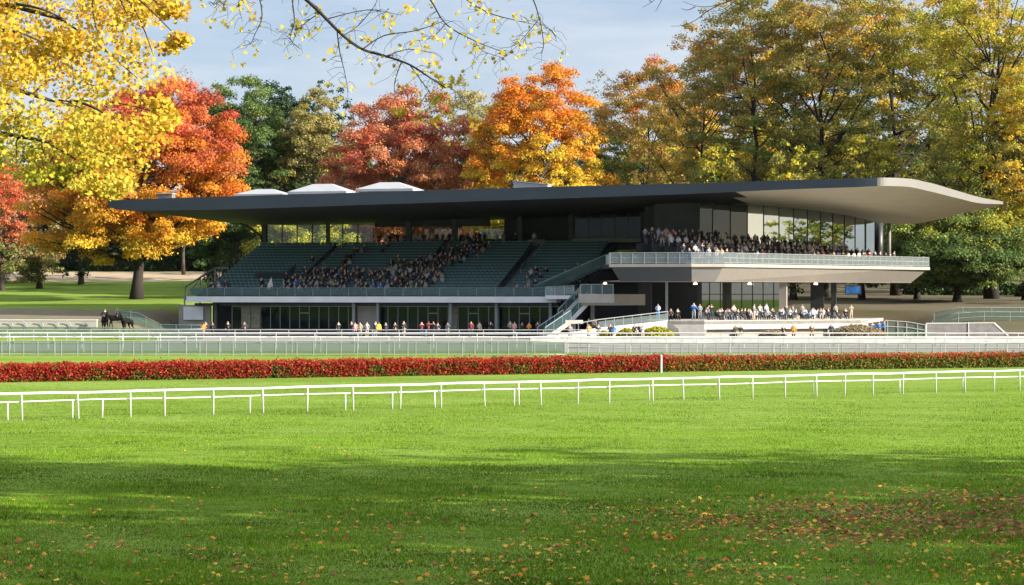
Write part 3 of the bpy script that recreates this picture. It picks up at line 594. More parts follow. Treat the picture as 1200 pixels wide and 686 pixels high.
b = thing('low_wall', 'low sunlit white wall beside the horses at the far left', 'wall', (-58, 233.2, tz(-58,233)))
MB().box(0,14.4,-.25,.25,-.5,.86).build('wall_body', 'terrace_white', b); MB().box(-.05,14.45,-.32,.32,.862,.95).build('coping', 'white_paint', b)
for i, x in enumerate((1.5,3.4,5.6,7.1,8.8,10.4,11.7,13.3)):
    MB().tube([(x,-.36,-.4),(x,-.36,.3),(x-.1,-.42,.62),(x-.45,-.5,.8)], .045, 6).build('bent_post', 'frame_metal' if i % 3 else 'old_white_paint', b)
fence('net_fence', 'dark green net fence below the low sunlit wall at far left', 'fence', (-56,224.0), (-31,223.0), 1.15, 2.2, (1.13,), .03, 'net_green', 'frame_metal', terrain=True)
fence('net_fence', 'grey railing with netting between the horses and the end of the grandstand', 'fence', (-42.5,238), (-32.5,236), 1.35, 1.5, (.7,1.33), .03, 'teal_glass', 'frame_metal', terrain=True)
g4 = 'green railings below the wooded slope'
fence('slope_railing', 'upper long green railing at the foot of the brown wooded slope', 'fence', (47.0,247), (66,246), 1.1, 2.8, (.55,1.08), .035, 'net_green', 'old_white_paint', terrain=True, group=g4)
fence('slope_railing', 'middle green railing just behind the grey screen', 'fence', (45.5,240.0), (62,239), 1.05, 2.4, (.5,1.03), .03, 'net_green', 'old_white_paint', terrain=True, group=g4)
t = thing('grey_screen', 'grey mesh screen in a white frame with a sloping right end', 'screen', (42.2, 226, tz(44,226)))
pl = [(0,0),(8.6,0),(6.9,1.55),(0,1.5)]
MB().add([(x,-.02,z+.1) for x,z in pl]+[(x,.02,z+.1) for x,z in pl], [(0,1,2,3),(7,6,5,4)]).build('mesh_panel', 'mesh_grey', t)
for i in range(4):
    a, c = pl[i], pl[(i+1)%4]; MB().bar((a[0],0,a[1]+.1),(c[0],0,c[1]+.1),.12,.16 if i == 1 else .09).build('frame_bar', 'white_paint', t)
MB().bar((4.3,-.05,.1),(4.3,-.05,1.75),.08,.08).build('frame_bar', 'white_paint', t)
t = thing('ramp_railing', 'sloping pale railing between the brown shrub and the grey screen', 'railing', (38.0, 226, 0))
for z0, z1 in ((1.95,1.5),(1.35,.95)): MB().tube([(0,0,z0),(2.2,0,(z0+z1)/2+.1),(4.1,0,z1)], .045, 7).build('rail', 'old_white_paint', t)
for x in (0,.25,1.3,2.2,3.3,4.1): MB().box(x-.04,x+.04,-.04,.04,0,1.95-.11*x).build('post', 'old_white_paint', t)
MB().quad((0,.05,.1),(4.1,.05,.1),(4.1,.05,1.4),(0,.05,1.85)).build('mesh_panel', 'net_green', t)
# timber barrier in front of the lower storey
t = thing('timber_barrier', 'long low red-brown timber barrier before the dark glazed storey', 'barrier', tuple(l2w(-38,-3.2)), -TH)
MB().box(0,36,-.12,.12,.72,.82).build('rail', 'red_brown_board', t); MB().box(0,36,-.04,.04,.35,.6).build('board', 'dark_wall', t)
for i in range(19): MB().box(i*2-.05*(i>0),i*2+.05,-.05,.05,0,.72).build('post', 'dark_metal', t)
# raised terrace, ramp
t = thing('raised_terrace', 'pale walled terrace under the balcony wing where spectators sit', 'terrace', (0,0,0))
TP = [(15.8,222.0),(19.2,221.6),(36.2,230.5),(37.4,233),(42,251),(12.6,246)]
MB().prism(TP, 1.6, 1.93).build('terrace_floor', 'concrete', t)
def off_poly(a, b, d): v = Vector((b[0]-a[0], b[1]-a[1])).normalized(); return (-v.y*d, v.x*d)
for i in range(3):
    a, c = TP[i], TP[i+1]; n0 = off_poly(a, c, .6); n1 = off_poly(a, c, .12)
    MB().prism([(a[0]+n0[0],a[1]+n0[1]),(c[0]+n0[0],c[1]+n0[1]),(c[0]+n0[0]*2,c[1]+n0[1]*2),(a[0]+n0[0]*2,a[1]+n0[1]*2)], 0, 1.6).build('base_wall', 'terrace_stone', t)
    MB().prism([a,c,(c[0]+n0[0],c[1]+n0[1]),(a[0]+n0[0],a[1]+n0[1])], 1.1 if i else .02, 2.02).build('parapet', 'terrace_white' if i else 'concrete', t)
    L = math.dist(a, c); k = max(1, int(L/3.2))
    if i == 1:
        for q in range(k+1):
            u = q/k; x, y = a[0]+(c[0]-a[0])*u, a[1]+(c[1]-a[1])*u
            if q in (0, 1, 4): MB().box(x-.25,x+.25,y+.15,y+.6,0,1.11).build('pier', 'terrace_white' if q else 'terrace_white', t)
t = thing('ramp', 'white walled ramp rising to the terrace with railing on top', 'ramp', (3.6, 219.4, 0))
MB().add([(0,-.15,0),(12.0,2.65,0),(12.0,2.65,2.0),(5,1.02,1.3),(0,-.15,.45),(0,.15,0),(12.0,2.95,0),(12.0,2.95,2.0),(5,1.32,1.3),(0,.15,.45)], [(0,1,2,3,4),(9,8,7,6,5),(4,3,8,9),(3,2,7,8),(1,6,7,2),(0,4,9,5)]).build('wall', 'white_paint', t)
MB().add([(0,.2,0),(12,3.0,0),(12,5.4,0),(0,2.4,0),(0,.2,.12),(12,3.0,1.65),(12,5.4,1.65),(0,2.4,.12)], [(0,3,2,1),(4,5,6,7),(0,1,5,4),(1,2,6,5),(2,3,7,6),(3,0,4,7)]).build('ramp_floor', 'concrete', t)
o = MB().tube([(3,.7,1.75),(5,1.17,2.1),(12,2.8,2.9)], .05, 7).build('handrail', 'old_white_paint', t)
for i in range(11):
    u = i/10; x = 3+9*u; y = .7+2.1*u; zb = .90+1.1*u; MB().box(x-.03,x+.03,y-.03,y+.03,zb,zb+.92).build('post', 'old_white_paint', o)
MB().sheet((5,1.17),(12,2.8),.62,.03,1.30,2.08).build('glass_panel', 'balustrade_glass', o)
MB().add([(12.02,2.6,0),(13.3,2.2,0),(13.3,2.45,0),(12.02,2.94,0),(12.02,2.6,1.93),(13.0,2.3,1.2),(13.0,2.6,1.2),(12.02,2.94,1.93)], [(0,3,2,1),(4,5,6,7),(0,1,5,4),(1,2,6,5),(2,3,7,6),(3,0,4,7)]).build('end_wall', 'terrace_stone', t)

# ------------------------------------------------------------------ foliage
def unit(n, rng=RNG): v = rng.normal(size=(n,3)); return v/np.linalg.norm(v, axis=1, keepdims=True)
def cards(P, N, size, cols, aspect=1.5, rng=RNG, fold=.0):
    """one small pointed leaf (a rhombus) per point, facing N"""
    n = len(P); r = unit(n, rng); X = np.cross(N, r); X /= np.linalg.norm(X, axis=1, keepdims=True)+1e-9; Y = np.cross(N, X)
    s = np.asarray(size).reshape(-1,1)*np.ones((n,1)); h = s*.5
    V = np.stack([P-X*h*aspect, P-Y*h-N*h*fold, P+X*h*aspect, P+Y*h-N*h*fold], 1).reshape(-1,3)
    return V, np.arange(4*n).reshape(-1,4), np.repeat(cols, 4, 0)
def pick(pal, n, rng, w=None): pal = np.asarray(pal, float); return pal[rng.choice(len(pal), n, p=w)]

def make_tree(name, label, X, Y, H, W, crown0, pal, seed, group='trees behind the grandstand', dens=1.0, clumps=170, leaf=.235, shape='round', trunk=.4, bark='bark', lean=0., gap=0., full=1.5, thick=1., zoff=0., cr=1.0, D=None, sink=.3, leafm='leaf', cx=0., top=0.):
    """trunk, limbs and a crown of leaf clumps. pal: list of (height fraction, [colours])"""
    rng = np.random.default_rng(seed); clumps = int(clumps*full); trunk *= thick; cr = cr*.88; t = thing(name, label, 'tree', (X, Y, (tz(X,Y) if zoff is None or True else 0)+zoff-sink), 0, group)
    ch = H*(1-crown0); cz = H*crown0+ch*.5; rx = W/2; ry = (D or W)/2
    lob = unit(14, rng); lobw = rng.uniform(-.12,.16,14)
    # clump centres
    d = unit(clumps*3, rng); rr = rng.uniform(.30,1,len(d))**.55
    if shape == 'cone': 
        zz = rng.uniform(-1,1,len(d)); ang = rng.uniform(0,2*PI,len(d)); rad = (1-(zz+1)/2)**.8*rng.uniform(.55,1,len(d)); d = np.stack([np.cos(ang)*rad, np.sin(ang)*rad, zz],1); sc_ = np.ones(len(d))
        P = d*np.array([rx,ry,ch/2])
    else:
        bump = 1+np.maximum(0, d@lob.T-.55).dot(lobw*2.2)
        zpow = d.copy()
        if shape == 'tall': e = np.sign(d)*np.abs(d)**np.array([.9,.9,.8]); zpow = e
        if shape == 'dome': zpow[:,2] = np.where(d[:,2] < 0, d[:,2]*.85, d[:,2])
        P = zpow*(rr*bump)[:,None]*np.array([rx,ry,ch/2])
        if shape == 'dome': P[:,:2] *= (1+.18*np.clip(-P[:,2:3]/(ch/2),0,1))
    P = P[:clumps]; P[:,2] += cz; P[:,0] += lean*(P[:,2]/H)+cx+top*((P[:,2]-cz)/(ch/2))
    R_ = (.055*W+.45)*rng.uniform(.65,1.35,clumps)*cr
    # trunk
    mb = MB(); tp = []; nt_ = 9; ht = H*(.80 if shape != 'cone' else .96)
    wob = rng.normal(0, .016*H, (nt_,2)); wob[0] = 0
    for i in range(nt_): u = i/(nt_-1); tp.append(Vector((lean*u*.8+wob[i,0]*u+cx*u*.8, wob[i,1]*u, ht*u)))
    rad = [trunk*(1.55 if i == 0 else 1.12 if i == 1 else 1)*(1-.86*i/(nt_-1)) for i in range(nt_)]
    mb.tube(tp, rad, 9); tp = [tp[0]+Vector((0,0,-.0))]+tp[1:]
    tr_ = mb.build('trunk', bark, t, True)
    def trunk_at(z): u = min(max(z/ht,0),1)*(nt_-1); i = min(int(u), nt_-2); return tp[i].lerp(tp[i+1], u-i), rad[i]+(rad[i+1]-rad[i])*(u-i)
    # limbs to far clumps
    nl = max(5, int(clumps*.085)) if shape != 'cone' else 0; far = np.argsort(-(np.linalg.norm((P-np.array([0,0,cz]))/np.array([rx,ry,ch/2]),axis=1)+rng.uniform(0,.5,clumps)))[:nl]
    lm = MB(); pts = []
    for k in far:
        c = Vector(P[k]); zmin = H*crown0*rng.uniform(.75,1.15); za = min(max(zmin, H*rng.uniform(.17,.26), c.z-H*rng.uniform(.16,.34)), ht*.93); a, ra = trunk_at(za)
        hd = Vector((c.x-a.x, c.y-a.y, 0)); m1 = a+hd*.35+Vector((0,0,(c.z-a.z)*.25)); m2 = a+hd*.75+Vector((0,0,(c.z-a.z)*.68)); q = []
        for i in range(8):
            u = i/7; p = a*(1-u)**3+m1*3*u*(1-u)**2+m2*3*u*u*(1-u)+c*u**3; p += Vector(rng.normal(0,.12,3))*(0 < i < 7); q.append(p)
        r0 = min(ra*.62, trunk*.42); rs = [r0*(1-.82*i/7) for i in range(8)]; lm.tube(q, rs, 6, cap=False); pts += [(q[i], rs[i]) for i in range(2,8)]
    if pts:
        PA = np.array([tuple(p[0]) for p in pts]); 
        for k in range(clumps):
            if k in far: continue
            c = P[k]; dd = np.linalg.norm(PA-c,axis=1)+np.maximum(0,PA[:,2]-c[2])*2; j = int(np.argmin(dd)); a = Vector(PA[j]); cc = Vector(c); m_ = (a+cc)/2+Vector(rng.normal(0,.25,3))+Vector((0,0,-.08*(cc-a).length))
            q = [a*(1-u)**2+m_*2*u*(1-u)+cc*u*u for u in (0,.25,.5,.75,1)]; r0 = pts[j][1]*.6; lm.tube(q, [r0,r0*.8,r0*.6,r0*.45,.02], 4, cap=False)
        lm.build('limbs', bark, tr_, True)
    # leaves
    per = np.maximum(12, (dens*66*(R_/1.0)**2/(leaf/.34)**2).astype(int)); idx = np.repeat(np.arange(clumps), per); n = len(idx)
    u = unit(n, rng); u[:,2] = np.where(u[:,2] < -.25, -u[:,2]*.6, u[:,2]); rr = rng.uniform(.12,1,n)**.45
    flat = np.array([1.08,1.08,.98]); LP = P[idx]+u*(rr*R_[idx])[:,None]*flat+rng.normal(0,.10,(n,3))
    NN = u*.75+np.array([0,0,.20])+rng.normal(0,.45,(n,3)); NN /= np.linalg.norm(NN,axis=1,keepdims=True)
    hf = np.clip((LP[:,2]-H*crown0)/ch,0,1); ctint = rng.normal(0,.09,clumps); hfj = np.clip(hf+ctint[idx]+rng.normal(0,.05,n),0,1)
    cols = np.zeros((n,3)); 
    bands = [b[0] for b in pal]; near = np.abs(hfj[:,None]-np.array(bands)[None]).argmin(1)
    ck = rng.integers(0,1000,clumps)
    for bi, (_, pc) in enumerate(pal):
        s_ = near == bi; k_ = s_.sum(); pc = np.asarray(pc, float)
        pick_c = (ck[idx[s_]]) % len(pc); other = rng.integers(0,len(pc),k_); use = np.where(rng.random(k_) < .68, pick_c, other); cols[s_] = pc[use]
    cols *= rng.uniform(.78,1.25,(n,1))*(1+rng.normal(0,.10,clumps)[idx])[:,None]; cols = np.clip(cols,.004,.95)
    V, Fq, cc = cards(LP, NN, leaf*rng.uniform(.65,1.25,n), cols, 1.35, rng)
    link('crown', np_mesh('crown', V, Fq, leafm, cc), t); return t

RED = [(.52,.12,.06),(.46,.095,.05),(.56,.17,.06)]; RUST = [(.44,.17,.085),(.39,.145,.075),(.48,.23,.11),(.36,.16,.065)]
ORA = [(.58,.19,.025),(.55,.145,.02),(.60,.26,.03)]; ORY = [(.58,.30,.03),(.56,.25,.025),(.60,.36,.04)]; YEL = [(.58,.42,.04),(.54,.355,.03),(.58,.46,.055)]
YGR = [(.42,.38,.035),(.33,.35,.035),(.50,.41,.04)]; OLV = [(.26,.23,.055),(.21,.205,.05),(.31,.25,.055)]; OLG = [(.13,.18,.045),(.17,.205,.05),(.10,.145,.04)]; BRO = [(.36,.20,.055),(.30,.165,.05),(.42,.25,.06)]
GRN = [(.085,.145,.04),(.065,.12,.034),(.11,.165,.045)]; DGR = [(.024,.05,.020),(.02,.04,.018),(.032,.06,.024)]; TAN = [(.30,.25,.10),(.24,.20,.08),(.34,.29,.10)]; BIR = [(.22,.17,.10),(.26,.21,.12),(.18,.13,.08)]; GOL = [(.58,.37,.04),(.52,.32,.035),(.62,.44,.05)]
def T(px, Y, wpx, ytop, c0, pal, label, seed, **k):
    X = (px-600)/F*Y; zt_ = CAMZ-(ytop-HOR)/F*Y; zb = tz(X,Y); return make_tree(k.pop('name','autumn_tree'), label, X, Y, (zt_-zb+.3)*.955, wpx/F*Y, c0, pal, seed, **k)
T(160,299,232,88,.10,[(.05,ORY+YEL),(.3,ORY),(.55,ORA+RUST[2:3]),(.78,RED+ORA[:1]),(.95,RED)],'big maple, red on top and orange below, beside the left end of the grandstand',1,name='maple_tree',clumps=330,shape='dome',trunk=.72,bark='bark_dark',cx=1.4,top=3.2,leaf=.25,dens=1.15)
T(474,318,188,116,.10,[(.1,RUST),(.5,RUST),(.9,RUST+RED)],'broad rust red maple behind the middle of the roof',2,name='maple_tree',clumps=260,shape='dome',trunk=.6,dens=1.1)
T(627,312,158,70,.08,[(.1,YGR+YEL),(.36,YEL),(.56,YEL+ORY),(.72,ORY+ORA),(.92,ORA+ORY[1:2])],'maple shading from orange top to yellow foot, behind the roof centre',3,name='maple_tree',clumps=260,shape='dome',trunk=.6,dens=1.1)
T(280,347,150,90,.05,[(.2,GRN+DGR),(.6,GRN),(.9,GRN+OLG)],'mid green broadleaf tree just right of the big red maple',4,name='broadleaf_tree',clumps=240,shape='tall',dens=1.2)
T(326,365,115,92,.03,[(.5,DGR)],'dark green tree close behind the mid green broadleaf tree',5,name='broadleaf_tree',clumps=150,shape='tall',dens=1.3)
T(352,302,120,236,.03,[(.2,OLG+YGR),(.8,YGR+OLG)],'yellow green tree seen through the glazing at the head of the stand',31,name='understorey_tree',clumps=150,shape='dome',dens=1.1,group='understorey trees behind the roof')
T(350,356,84,88,.03,[(.5,DGR)],'dark pointed evergreen left of the tan topped tree',6,name='conifer_tree',clumps=260,shape='tall',dens=1.3,leaf=.3,leafm='needle',cr=.8)
T(385,372,64,78,.03,[(.5,DGR),(.9,DGR+GRN[:1])],'tallest dark evergreen, rising behind the tan topped tree',7,name='conifer_tree',clumps=220,shape='tall',dens=1.2,leaf=.3,leafm='needle',cr=.8)
T(370,345,90,97,.03,[(.1,DGR),(.4,DGR+OLG),(.75,OLV+TAN),(.95,TAN+OLV)],'tan topped tree between dark evergreens and the rust maple',8,name='broadleaf_tree',clumps=200,shape='tall',dens=1.1)
T(545,385,110,74,.12,[(.3,OLG),(.7,TAN+OLV),(.95,TAN)],'pale wispy olive tree peeping between the rust and orange maples',9,name='willow_tree',clumps=150,shape='tall',dens=.5,leaf=.3)
T(553,325,52,135,.03,[(.5,DGR+GRN)],'small dark tree in the dip between the rust and orange maples',10,name='broadleaf_tree',clumps=120,shape='tall',dens=1.2)
T(703,392,62,74,.2,[(.3,BIR),(.9,BIR)],'thin half bare birch right of the orange maple',11,name='birch_tree',clumps=120,shape='tall',dens=.28,leaf=.26,trunk=.22)
T(712,340,70,150,.03,[(.2,DGR+OLG),(.7,OLG+OLV)],'low dark olive tree right of the orange maple\'s foot',12,name='broadleaf_tree',clumps=150,shape='tall',dens=1.1)
oak = dict(name='oak_tree', shape='tall', bark='bark_dark', full=1.2, thick=1.0)
T(758,350,135,60,.06,[(.1,OLG),(.4,OLV+BRO),(.75,BRO+OLV),(.95,BRO+ORA[1:2])],'brown and olive oak, leftmost of the tall oaks right of the birch',13,clumps=240,trunk=.5,dens=.85,**oak)
T(822,330,125,30,.06,[(.1,OLG+YGR),(.5,OLV+GOL),(.95,BRO+OLV)],'olive oak with curved dark limbs above the middle of the roof',14,clumps=220,trunk=.5,dens=.7,**oak)
T(885,318,170,-28,.10,[(.1,OLG+YGR),(.4,OLV+OLG),(.75,OLV+BRO),(.95,OLV)],'tall olive oak above the dark end of the roof',15,clumps=280,trunk=.6,dens=.72,**oak)
T(965,312,170,-62,.10,[(.1,OLG),(.4,OLG+OLV),(.7,OLV+GOL[:1]),(.95,OLV+BRO)],'tall green olive oak above the start of the cream roof end',16,clumps=280,trunk=.6,dens=.70,**oak)
T(1050,318,170,-75,.10,[(.1,OLG),(.4,OLV+OLG),(.7,OLV+YGR),(.95,OLV)],'tall oak behind the curved cream roof end',17,clumps=280,trunk=.6,dens=.70,**oak)
T(1162,300,172,-80,.16,[(.1,YGR+OLG),(.4,YGR+OLV),(.7,OLV+YGR),(.95,YGR+GOL)],'tall yellow green oak with a thick straight trunk beyond the roof tip',18,clumps=300,trunk=.75,dens=.62,**oak)
T(1122,288,185,232,.02,[(.1,GRN+OLG),(.5,OLG+GRN),(.9,YGR+OLG)],'low spreading green and yellow tree under the roof tip',19,name='broadleaf_tree',clumps=230,shape='dome',trunk=.5,dens=1.0,bark='bark_dark')
T(1205,292,120,60,.22,[(.1,GOL+YGR),(.5,GOL+OLV),(.9,GOL+YGR)],'golden oak at the right edge with a leaning dark trunk',20,clumps=200,trunk=.65,dens=.7,lean=1.2,**oak)
T(1075,300,95,225,.04,[(.2,DGR+OLG),(.8,OLG+GRN)],'dark green low tree between the balcony end and the spreading tree',21,name='broadleaf_tree',clumps=140,shape='dome',trunk=.4,dens=1.1,bark='bark_dark')
T(2,335,66,198,.10,[(.2,OLG+TAN),(.5,RED+RUST),(.95,RED)],'small pinkish red maple at the far left edge',22,name='maple_tree',clumps=150,shape='dome',dens=1.1)
T(46,345,62,205,.04,[(.2,OLG+TAN),(.6,TAN+BRO),(.95,TAN+BRO)],'tan brown tree beside the small pinkish red maple',23,name='broadleaf_tree',clumps=150,shape='tall',dens=.9)
T(95,368,85,180,.03,[(.5,DGR),(.9,DGR+OLG)],'dark green tree in the shadow behind the big red maple',24,name='broadleaf_tree',clumps=150,shape='tall',dens=1.1)
T(215,395,85,58,.3,[(.5,BIR),(.9,BIR)],'nearly bare tree showing over the big red maple',25,name='birch_tree',clumps=90,shape='tall',dens=.10,leaf=.22,trunk=.25)
T(-20,375,110,150,.04,[(.3,OLV),(.8,OLV+BRO)],'olive brown tree behind the small pinkish red maple',26,name='broadleaf_tree',clumps=160,shape='tall',dens=.9)
# dense dark trees that close the view between and below the nearer crowns
d0 = None
for i, (px, Y, sx, sz, lb) in enumerate([(250,410,1,1.12,'behind the mid green broadleaf tree'),(318,420,1.1,1.0,'behind the dark evergreens'),(405,405,1,.95,'behind the left side of the rust maple'),(470,415,1.1,.85,'hidden behind the middle of the rust maple'),(535,410,.9,.9,'in the dip between the rust and orange maples'),(600,412,1.1,.95,'behind the left side of the orange maple'),(668,405,1,.85,'behind the right side of the orange maple'),(725,402,1,.9,'below the half bare birch'),(785,412,1.1,1.0,'behind the leftmost oak'),(150,415,1.1,1.0,'behind the big red maple'),(60,420,1.2,.9,'behind the tan brown tree'),(-20,425,1.1,.85,'at the far left edge'),(850,415,1.2,1.1,'behind the oak with curved limbs'),(920,420,1.2,1.15,'low behind the two tall olive oaks'),(1000,418,1.2,1.1,'low behind the cream roof end'),(1080,415,1.2,1.1,'low behind the curved roof end'),(1160,412,1.2,1.1,'low behind the thick trunked oak'),(1235,410,1.2,1.1,'low behind the right edge oak')]):
    X = (px-600)/F*Y
    if d0 is None: d0 = make_tree('backdrop_tree', 'dense dark tree '+lb, X, Y, 25, 13, .02, [(.4,DGR+GRN),(.9,GRN+OLG)], 200, group='dense trees at the back', dens=1.3, clumps=170, shape='tall', leaf=.42, cr=1.2); c = d0
    else: c = copy_tree(d0); c['label'] = 'dense dark tree '+lb
    c.location = (X, Y, tz(X,Y)-.3); c.scale = (sx, sx, sz); c.rotation_euler = (0,0,i*1.1)
# the golden second row, each with its own crown
sec = [(790,385,120,85,'golden brown tree behind the leftmost oak'),(860,395,120,15,'golden tree glowing behind the oak with curved limbs'),(930,390,125,-20,'golden tree filling the gap between the two tall olive oaks'),(1005,388,120,-25,'golden tree behind the start of the cream roof end'),(1085,392,125,-35,'golden tree behind the curved cream roof end'),(1150,385,120,-20,'golden tree behind the thick trunked oak'),(1225,380,130,-10,'golden tree behind the right edge oak')]
for i, (px, Y, w, yt, lb) in enumerate(sec):
    T(px,Y,w,yt,.02,[(.2,OLG+YGR),(.5,GOL+YGR),(.9,GOL+ORA[2:]+OLV)],lb,40+i,name='golden_tree',clumps=190,shape='tall',dens=.8,leaf=.42,bark='bark_dark',group='golden trees behind the oaks')
bare = [(1120,345,70,95),(1010,300,80,140),(930,300,75,160),(845,305,80,150)]
for i, (px, Y, w, yt) in enumerate(bare):
    T(px,Y,w,yt,.05,[(.3,OLG+GRN),(.8,OLV+YGR)],['small green understorey tree behind the roof tip','small green understorey tree above the cream soffit','small green understorey tree under the tall olive oaks','small green understorey tree under the curved limb oak'][i],60+i,name='understorey_tree',clumps=120,shape='tall',dens=.9,leaf=.34,bark='bark_dark',group='understorey trees behind the roof')
for i, (px, Y, w, yt) in enumerate([(-130,350,120,90),(-75,420,130,100),(1300,320,150,-20),(1390,350,150,10),(1290,390,140,0)]):
    T(px,Y,w,yt,.05,[(.2,OLG),(.5,OLV+GOL),(.9,GOL+ORA)],['maple far out beyond the left edge','oak far out behind the left edge maple','oak just beyond the right edge','oak second beyond the right edge','golden tree behind the oak beyond the right edge'][i],70+i,name='edge_tree',clumps=160,shape='tall',dens=.8,leaf=.42,bark='bark_dark',group='trees beyond the edges of the view')

# clipped dark hedge beyond the sandy track, shrubs in the far understorey
def bush(name, label, cat, P0, P1, d, h, pal, n, leaf, group=None, core='hedge_core', rough=.12, rng=None, part2=None, topdome=False, corefrac=.8):
    """a hedge or shrub from P0 to P1: a twiggy core with leaves all through its skin"""
    rng = rng or np.random.default_rng(abs(hash(label)) % 9999 if False else len(label)*37+int(h*100))
    A_, B_ = Vector((P0[0],P0[1],0)), Vector((P1[0],P1[1],0)); L = max((B_-A_).length,.01); dv = (B_-A_)/L; nv = Vector((-dv.y,dv.x,0)); z0 = min(tz(*P0),tz(*P1))
    t = thing(name, label, cat, (P0[0],P0[1],z0), 0, group); 
    u = rng.random(n)*L; face = rng.random(n); fr = h*1.0/(h*2+d)
    y = np.where(face < fr, -d/2, np.where(face < fr*1.5, d/2, rng.uniform(-d/2,d/2,n))); z = np.where(face < fr*1.5, rng.uniform(.02,h,n), h)
    if topdome:
        a = rng.uniform(0,2*PI,n); e = np.arcsin(rng.uniform(0,1,n)); u = L/2+L/2*np.cos(a)*np.cos(e); y = d/2*np.sin(a)*np.cos(e); z = h*np.sin(e)
    wv = .10*np.sin(u*1.9+1)+.07*np.sin(u*4.7)+.05*np.sin(u*.6)
    z = z*(1+wv*.35*(not topdome)); y = y*(1+wv*.25*(not topdome)); y += rng.normal(0,rough*.6,n); z = np.maximum(.02, z+rng.normal(0,rough*.6,n))
    P = np.stack([dv.x*u+nv.x*y, dv.y*u+nv.y*y, z],1); N = unit(n,rng)+np.stack([-nv.x*np.ones(n)*.5,-nv.y*np.ones(n)*.5,.5*np.ones(n)],1); N /= np.linalg.norm(N,axis=1,keepdims=True)
    cols, isb = pal(u/L, z/h, rng, n)
    for nm, s_ in (('foliage', ~isb), ('blossom', isb)):
        if s_.sum() == 0: continue
        V, Fq, cc = cards(P[s_], N[s_], leaf*rng.uniform(.6,1.3,s_.sum()), cols[s_], 1.25, rng); o = link(nm, np_mesh(nm, V, Fq, 'leaf', cc), t); o['kind'] = 'stuff'
    c = MB(); K = max(2,int(L/1.2))
    if topdome: c.dome((dv.x*L/2,dv.y*L/2,0), L/2*corefrac, d/2*corefrac, h*corefrac, 14, 5)
    else:
        for i in range(K):
            a = A_+dv*(L*(i+.02)/K)-A_; b_ = A_+dv*(L*(i+.98)/K)-A_; hh = h*(.84+.05*math.sin(i*1.9)); q = [a-nv*d*.40, b_-nv*d*.40, b_+nv*d*.40, a+nv*d*.40]
            c.add([(v.x,v.y,.0) for v in q]+[(v.x,v.y,hh) for v in q], [(0,3,2,1),(4,5,6,7),(0,1,5,4),(1,2,6,5),(2,3,7,6),(3,0,4,7)])
    c.build('branches', core, t); return t
def vnoise(x, y, cell, seed):
    """smooth value noise"""
    g = np.random.default_rng(seed).random((256,256)); u, v = np.asarray(x)/cell+500, np.asarray(y)/cell; i, j = np.floor(u).astype(int), np.floor(v).astype(int); a, b = u-i, v-j; a, b = a*a*(3-2*a), b*b*(3-2*b); i0, i1, j0, j1 = i%256, (i+1)%256, j%256, (j+1)%256
    return (g[i0,j0]*(1-a)+g[i1,j0]*a)*(1-b)+(g[i0,j1]*(1-a)+g[i1,j1]*a)*b
def pal_const(cs):
    def f(u, z, rng, n): return pick(cs, n, rng)*rng.uniform(.7,1.3,(n,1)), np.zeros(n,bool)
    return f
RB = [(.42,.022,.02),(.38,.035,.02),(.46,.10,.025),(.44,.025,.04),(.36,.06,.02),(.40,.03,.025)]; HG = [(.10,.14,.025),(.15,.17,.03),(.07,.10,.02),(.22,.18,.03)]
def pal_red(u, z, rng, n):
    wav = .5+.5*np.sin(u*60+3*np.sin(u*23)); nz_ = vnoise(u*48,z*1.1,1.1,31)*.6+vnoise(u*48,z*1.1,.45,32)*.4; pr = np.clip(.90-.95*np.clip(nz_-.45,0,1)*2.2*(z < .85)-.25*(z < .3)-.08*u, .06, .97); b = rng.random(n) < pr
    c = np.where(b[:,None], pick(RB, n, rng), pick(HG, n, rng)); return c*rng.uniform(.5,1.1,(n,1)), b
def pal_green(u, z, rng, n):
    wav = .5+.5*np.sin(u*45+2*np.sin(u*17)); pr = np.clip(np.where(z > .95, .52, .40*(1-np.clip(u*3,0,1))+.03+.30*(z-.45)+.08*wav), .02, .95); b = rng.random(n) < pr
    red = pick(RB, n, rng); org = pick([(.45,.15,.03),(.40,.10,.03)], n, rng); c = np.where(b[:,None], np.where((z > .86)[:,None], red, org), pick(HG, n, rng)); return c*rng.uniform(.7,1.25,(n,1)), b
HL, HR = (-27.7-3.0, 120-2.2), (33.1+3.2, 143.4+1.3); g0, g1 = pix_on_line(775.2, (-27.7,120.6), (33.1,144.0)), pix_on_line(775.8, (-27.7,120.6), (33.1,144.0))
bush('flowering_hedge', 'long clipped hedge thick with red and orange flowers, left of the marker post', 'hedge', HL, g0, 1.4, .77, pal_red, 90000, .095, 'flowering hedges across the lawn', rough=.17)
bush('flowering_hedge', 'greener clipped hedge with red flowers on top, right of the marker post', 'hedge', g1, HR, 1.4, .72, pal_green, 60000, .095, 'flowering hedges across the lawn', rough=.17)
bush('clipped_hedge', 'dark clipped hedge beyond the sandy track at the left', 'hedge', (-150,408), (-30,408), 4, 4.2, pal_const(DGR), 30000, .40, rough=.4)
YB = [(.34,.33,.04),(.28,.29,.04),(.42,.38,.05)]
def shrub(px, Y, w, h, cs, label, nm='rounded_shrub'):
    X = (px-600)/F*Y; bush(nm, label, 'shrub', (X-w/2,Y), (X+w/2,Y), w*.8, h, pal_const(cs), 3500, .16, 'clipped shrubs by the terrace wall', topdome=True)
shrub(735,219.2,2.4,1.15,YB,'smaller rounded yellow green shrub before the white ramp wall'); shrub(770,219.0,3.6,1.35,YB,'larger rounded yellow green shrub at the foot of the ramp')
shrub(708,218.9,1.3,.9,YB,'smallest green shrub low on the ramp wall')
TB_ = [(.26,.21,.13),(.32,.26,.16),(.20,.16,.09)]
shrub(1004,220.8,6.0,1.5,TB_,'long beige brown mounded shrub at the right end of the terrace'); shrub(905,221.0,3.0,.95,TB_,'low beige shrub against the middle of the terrace wall')
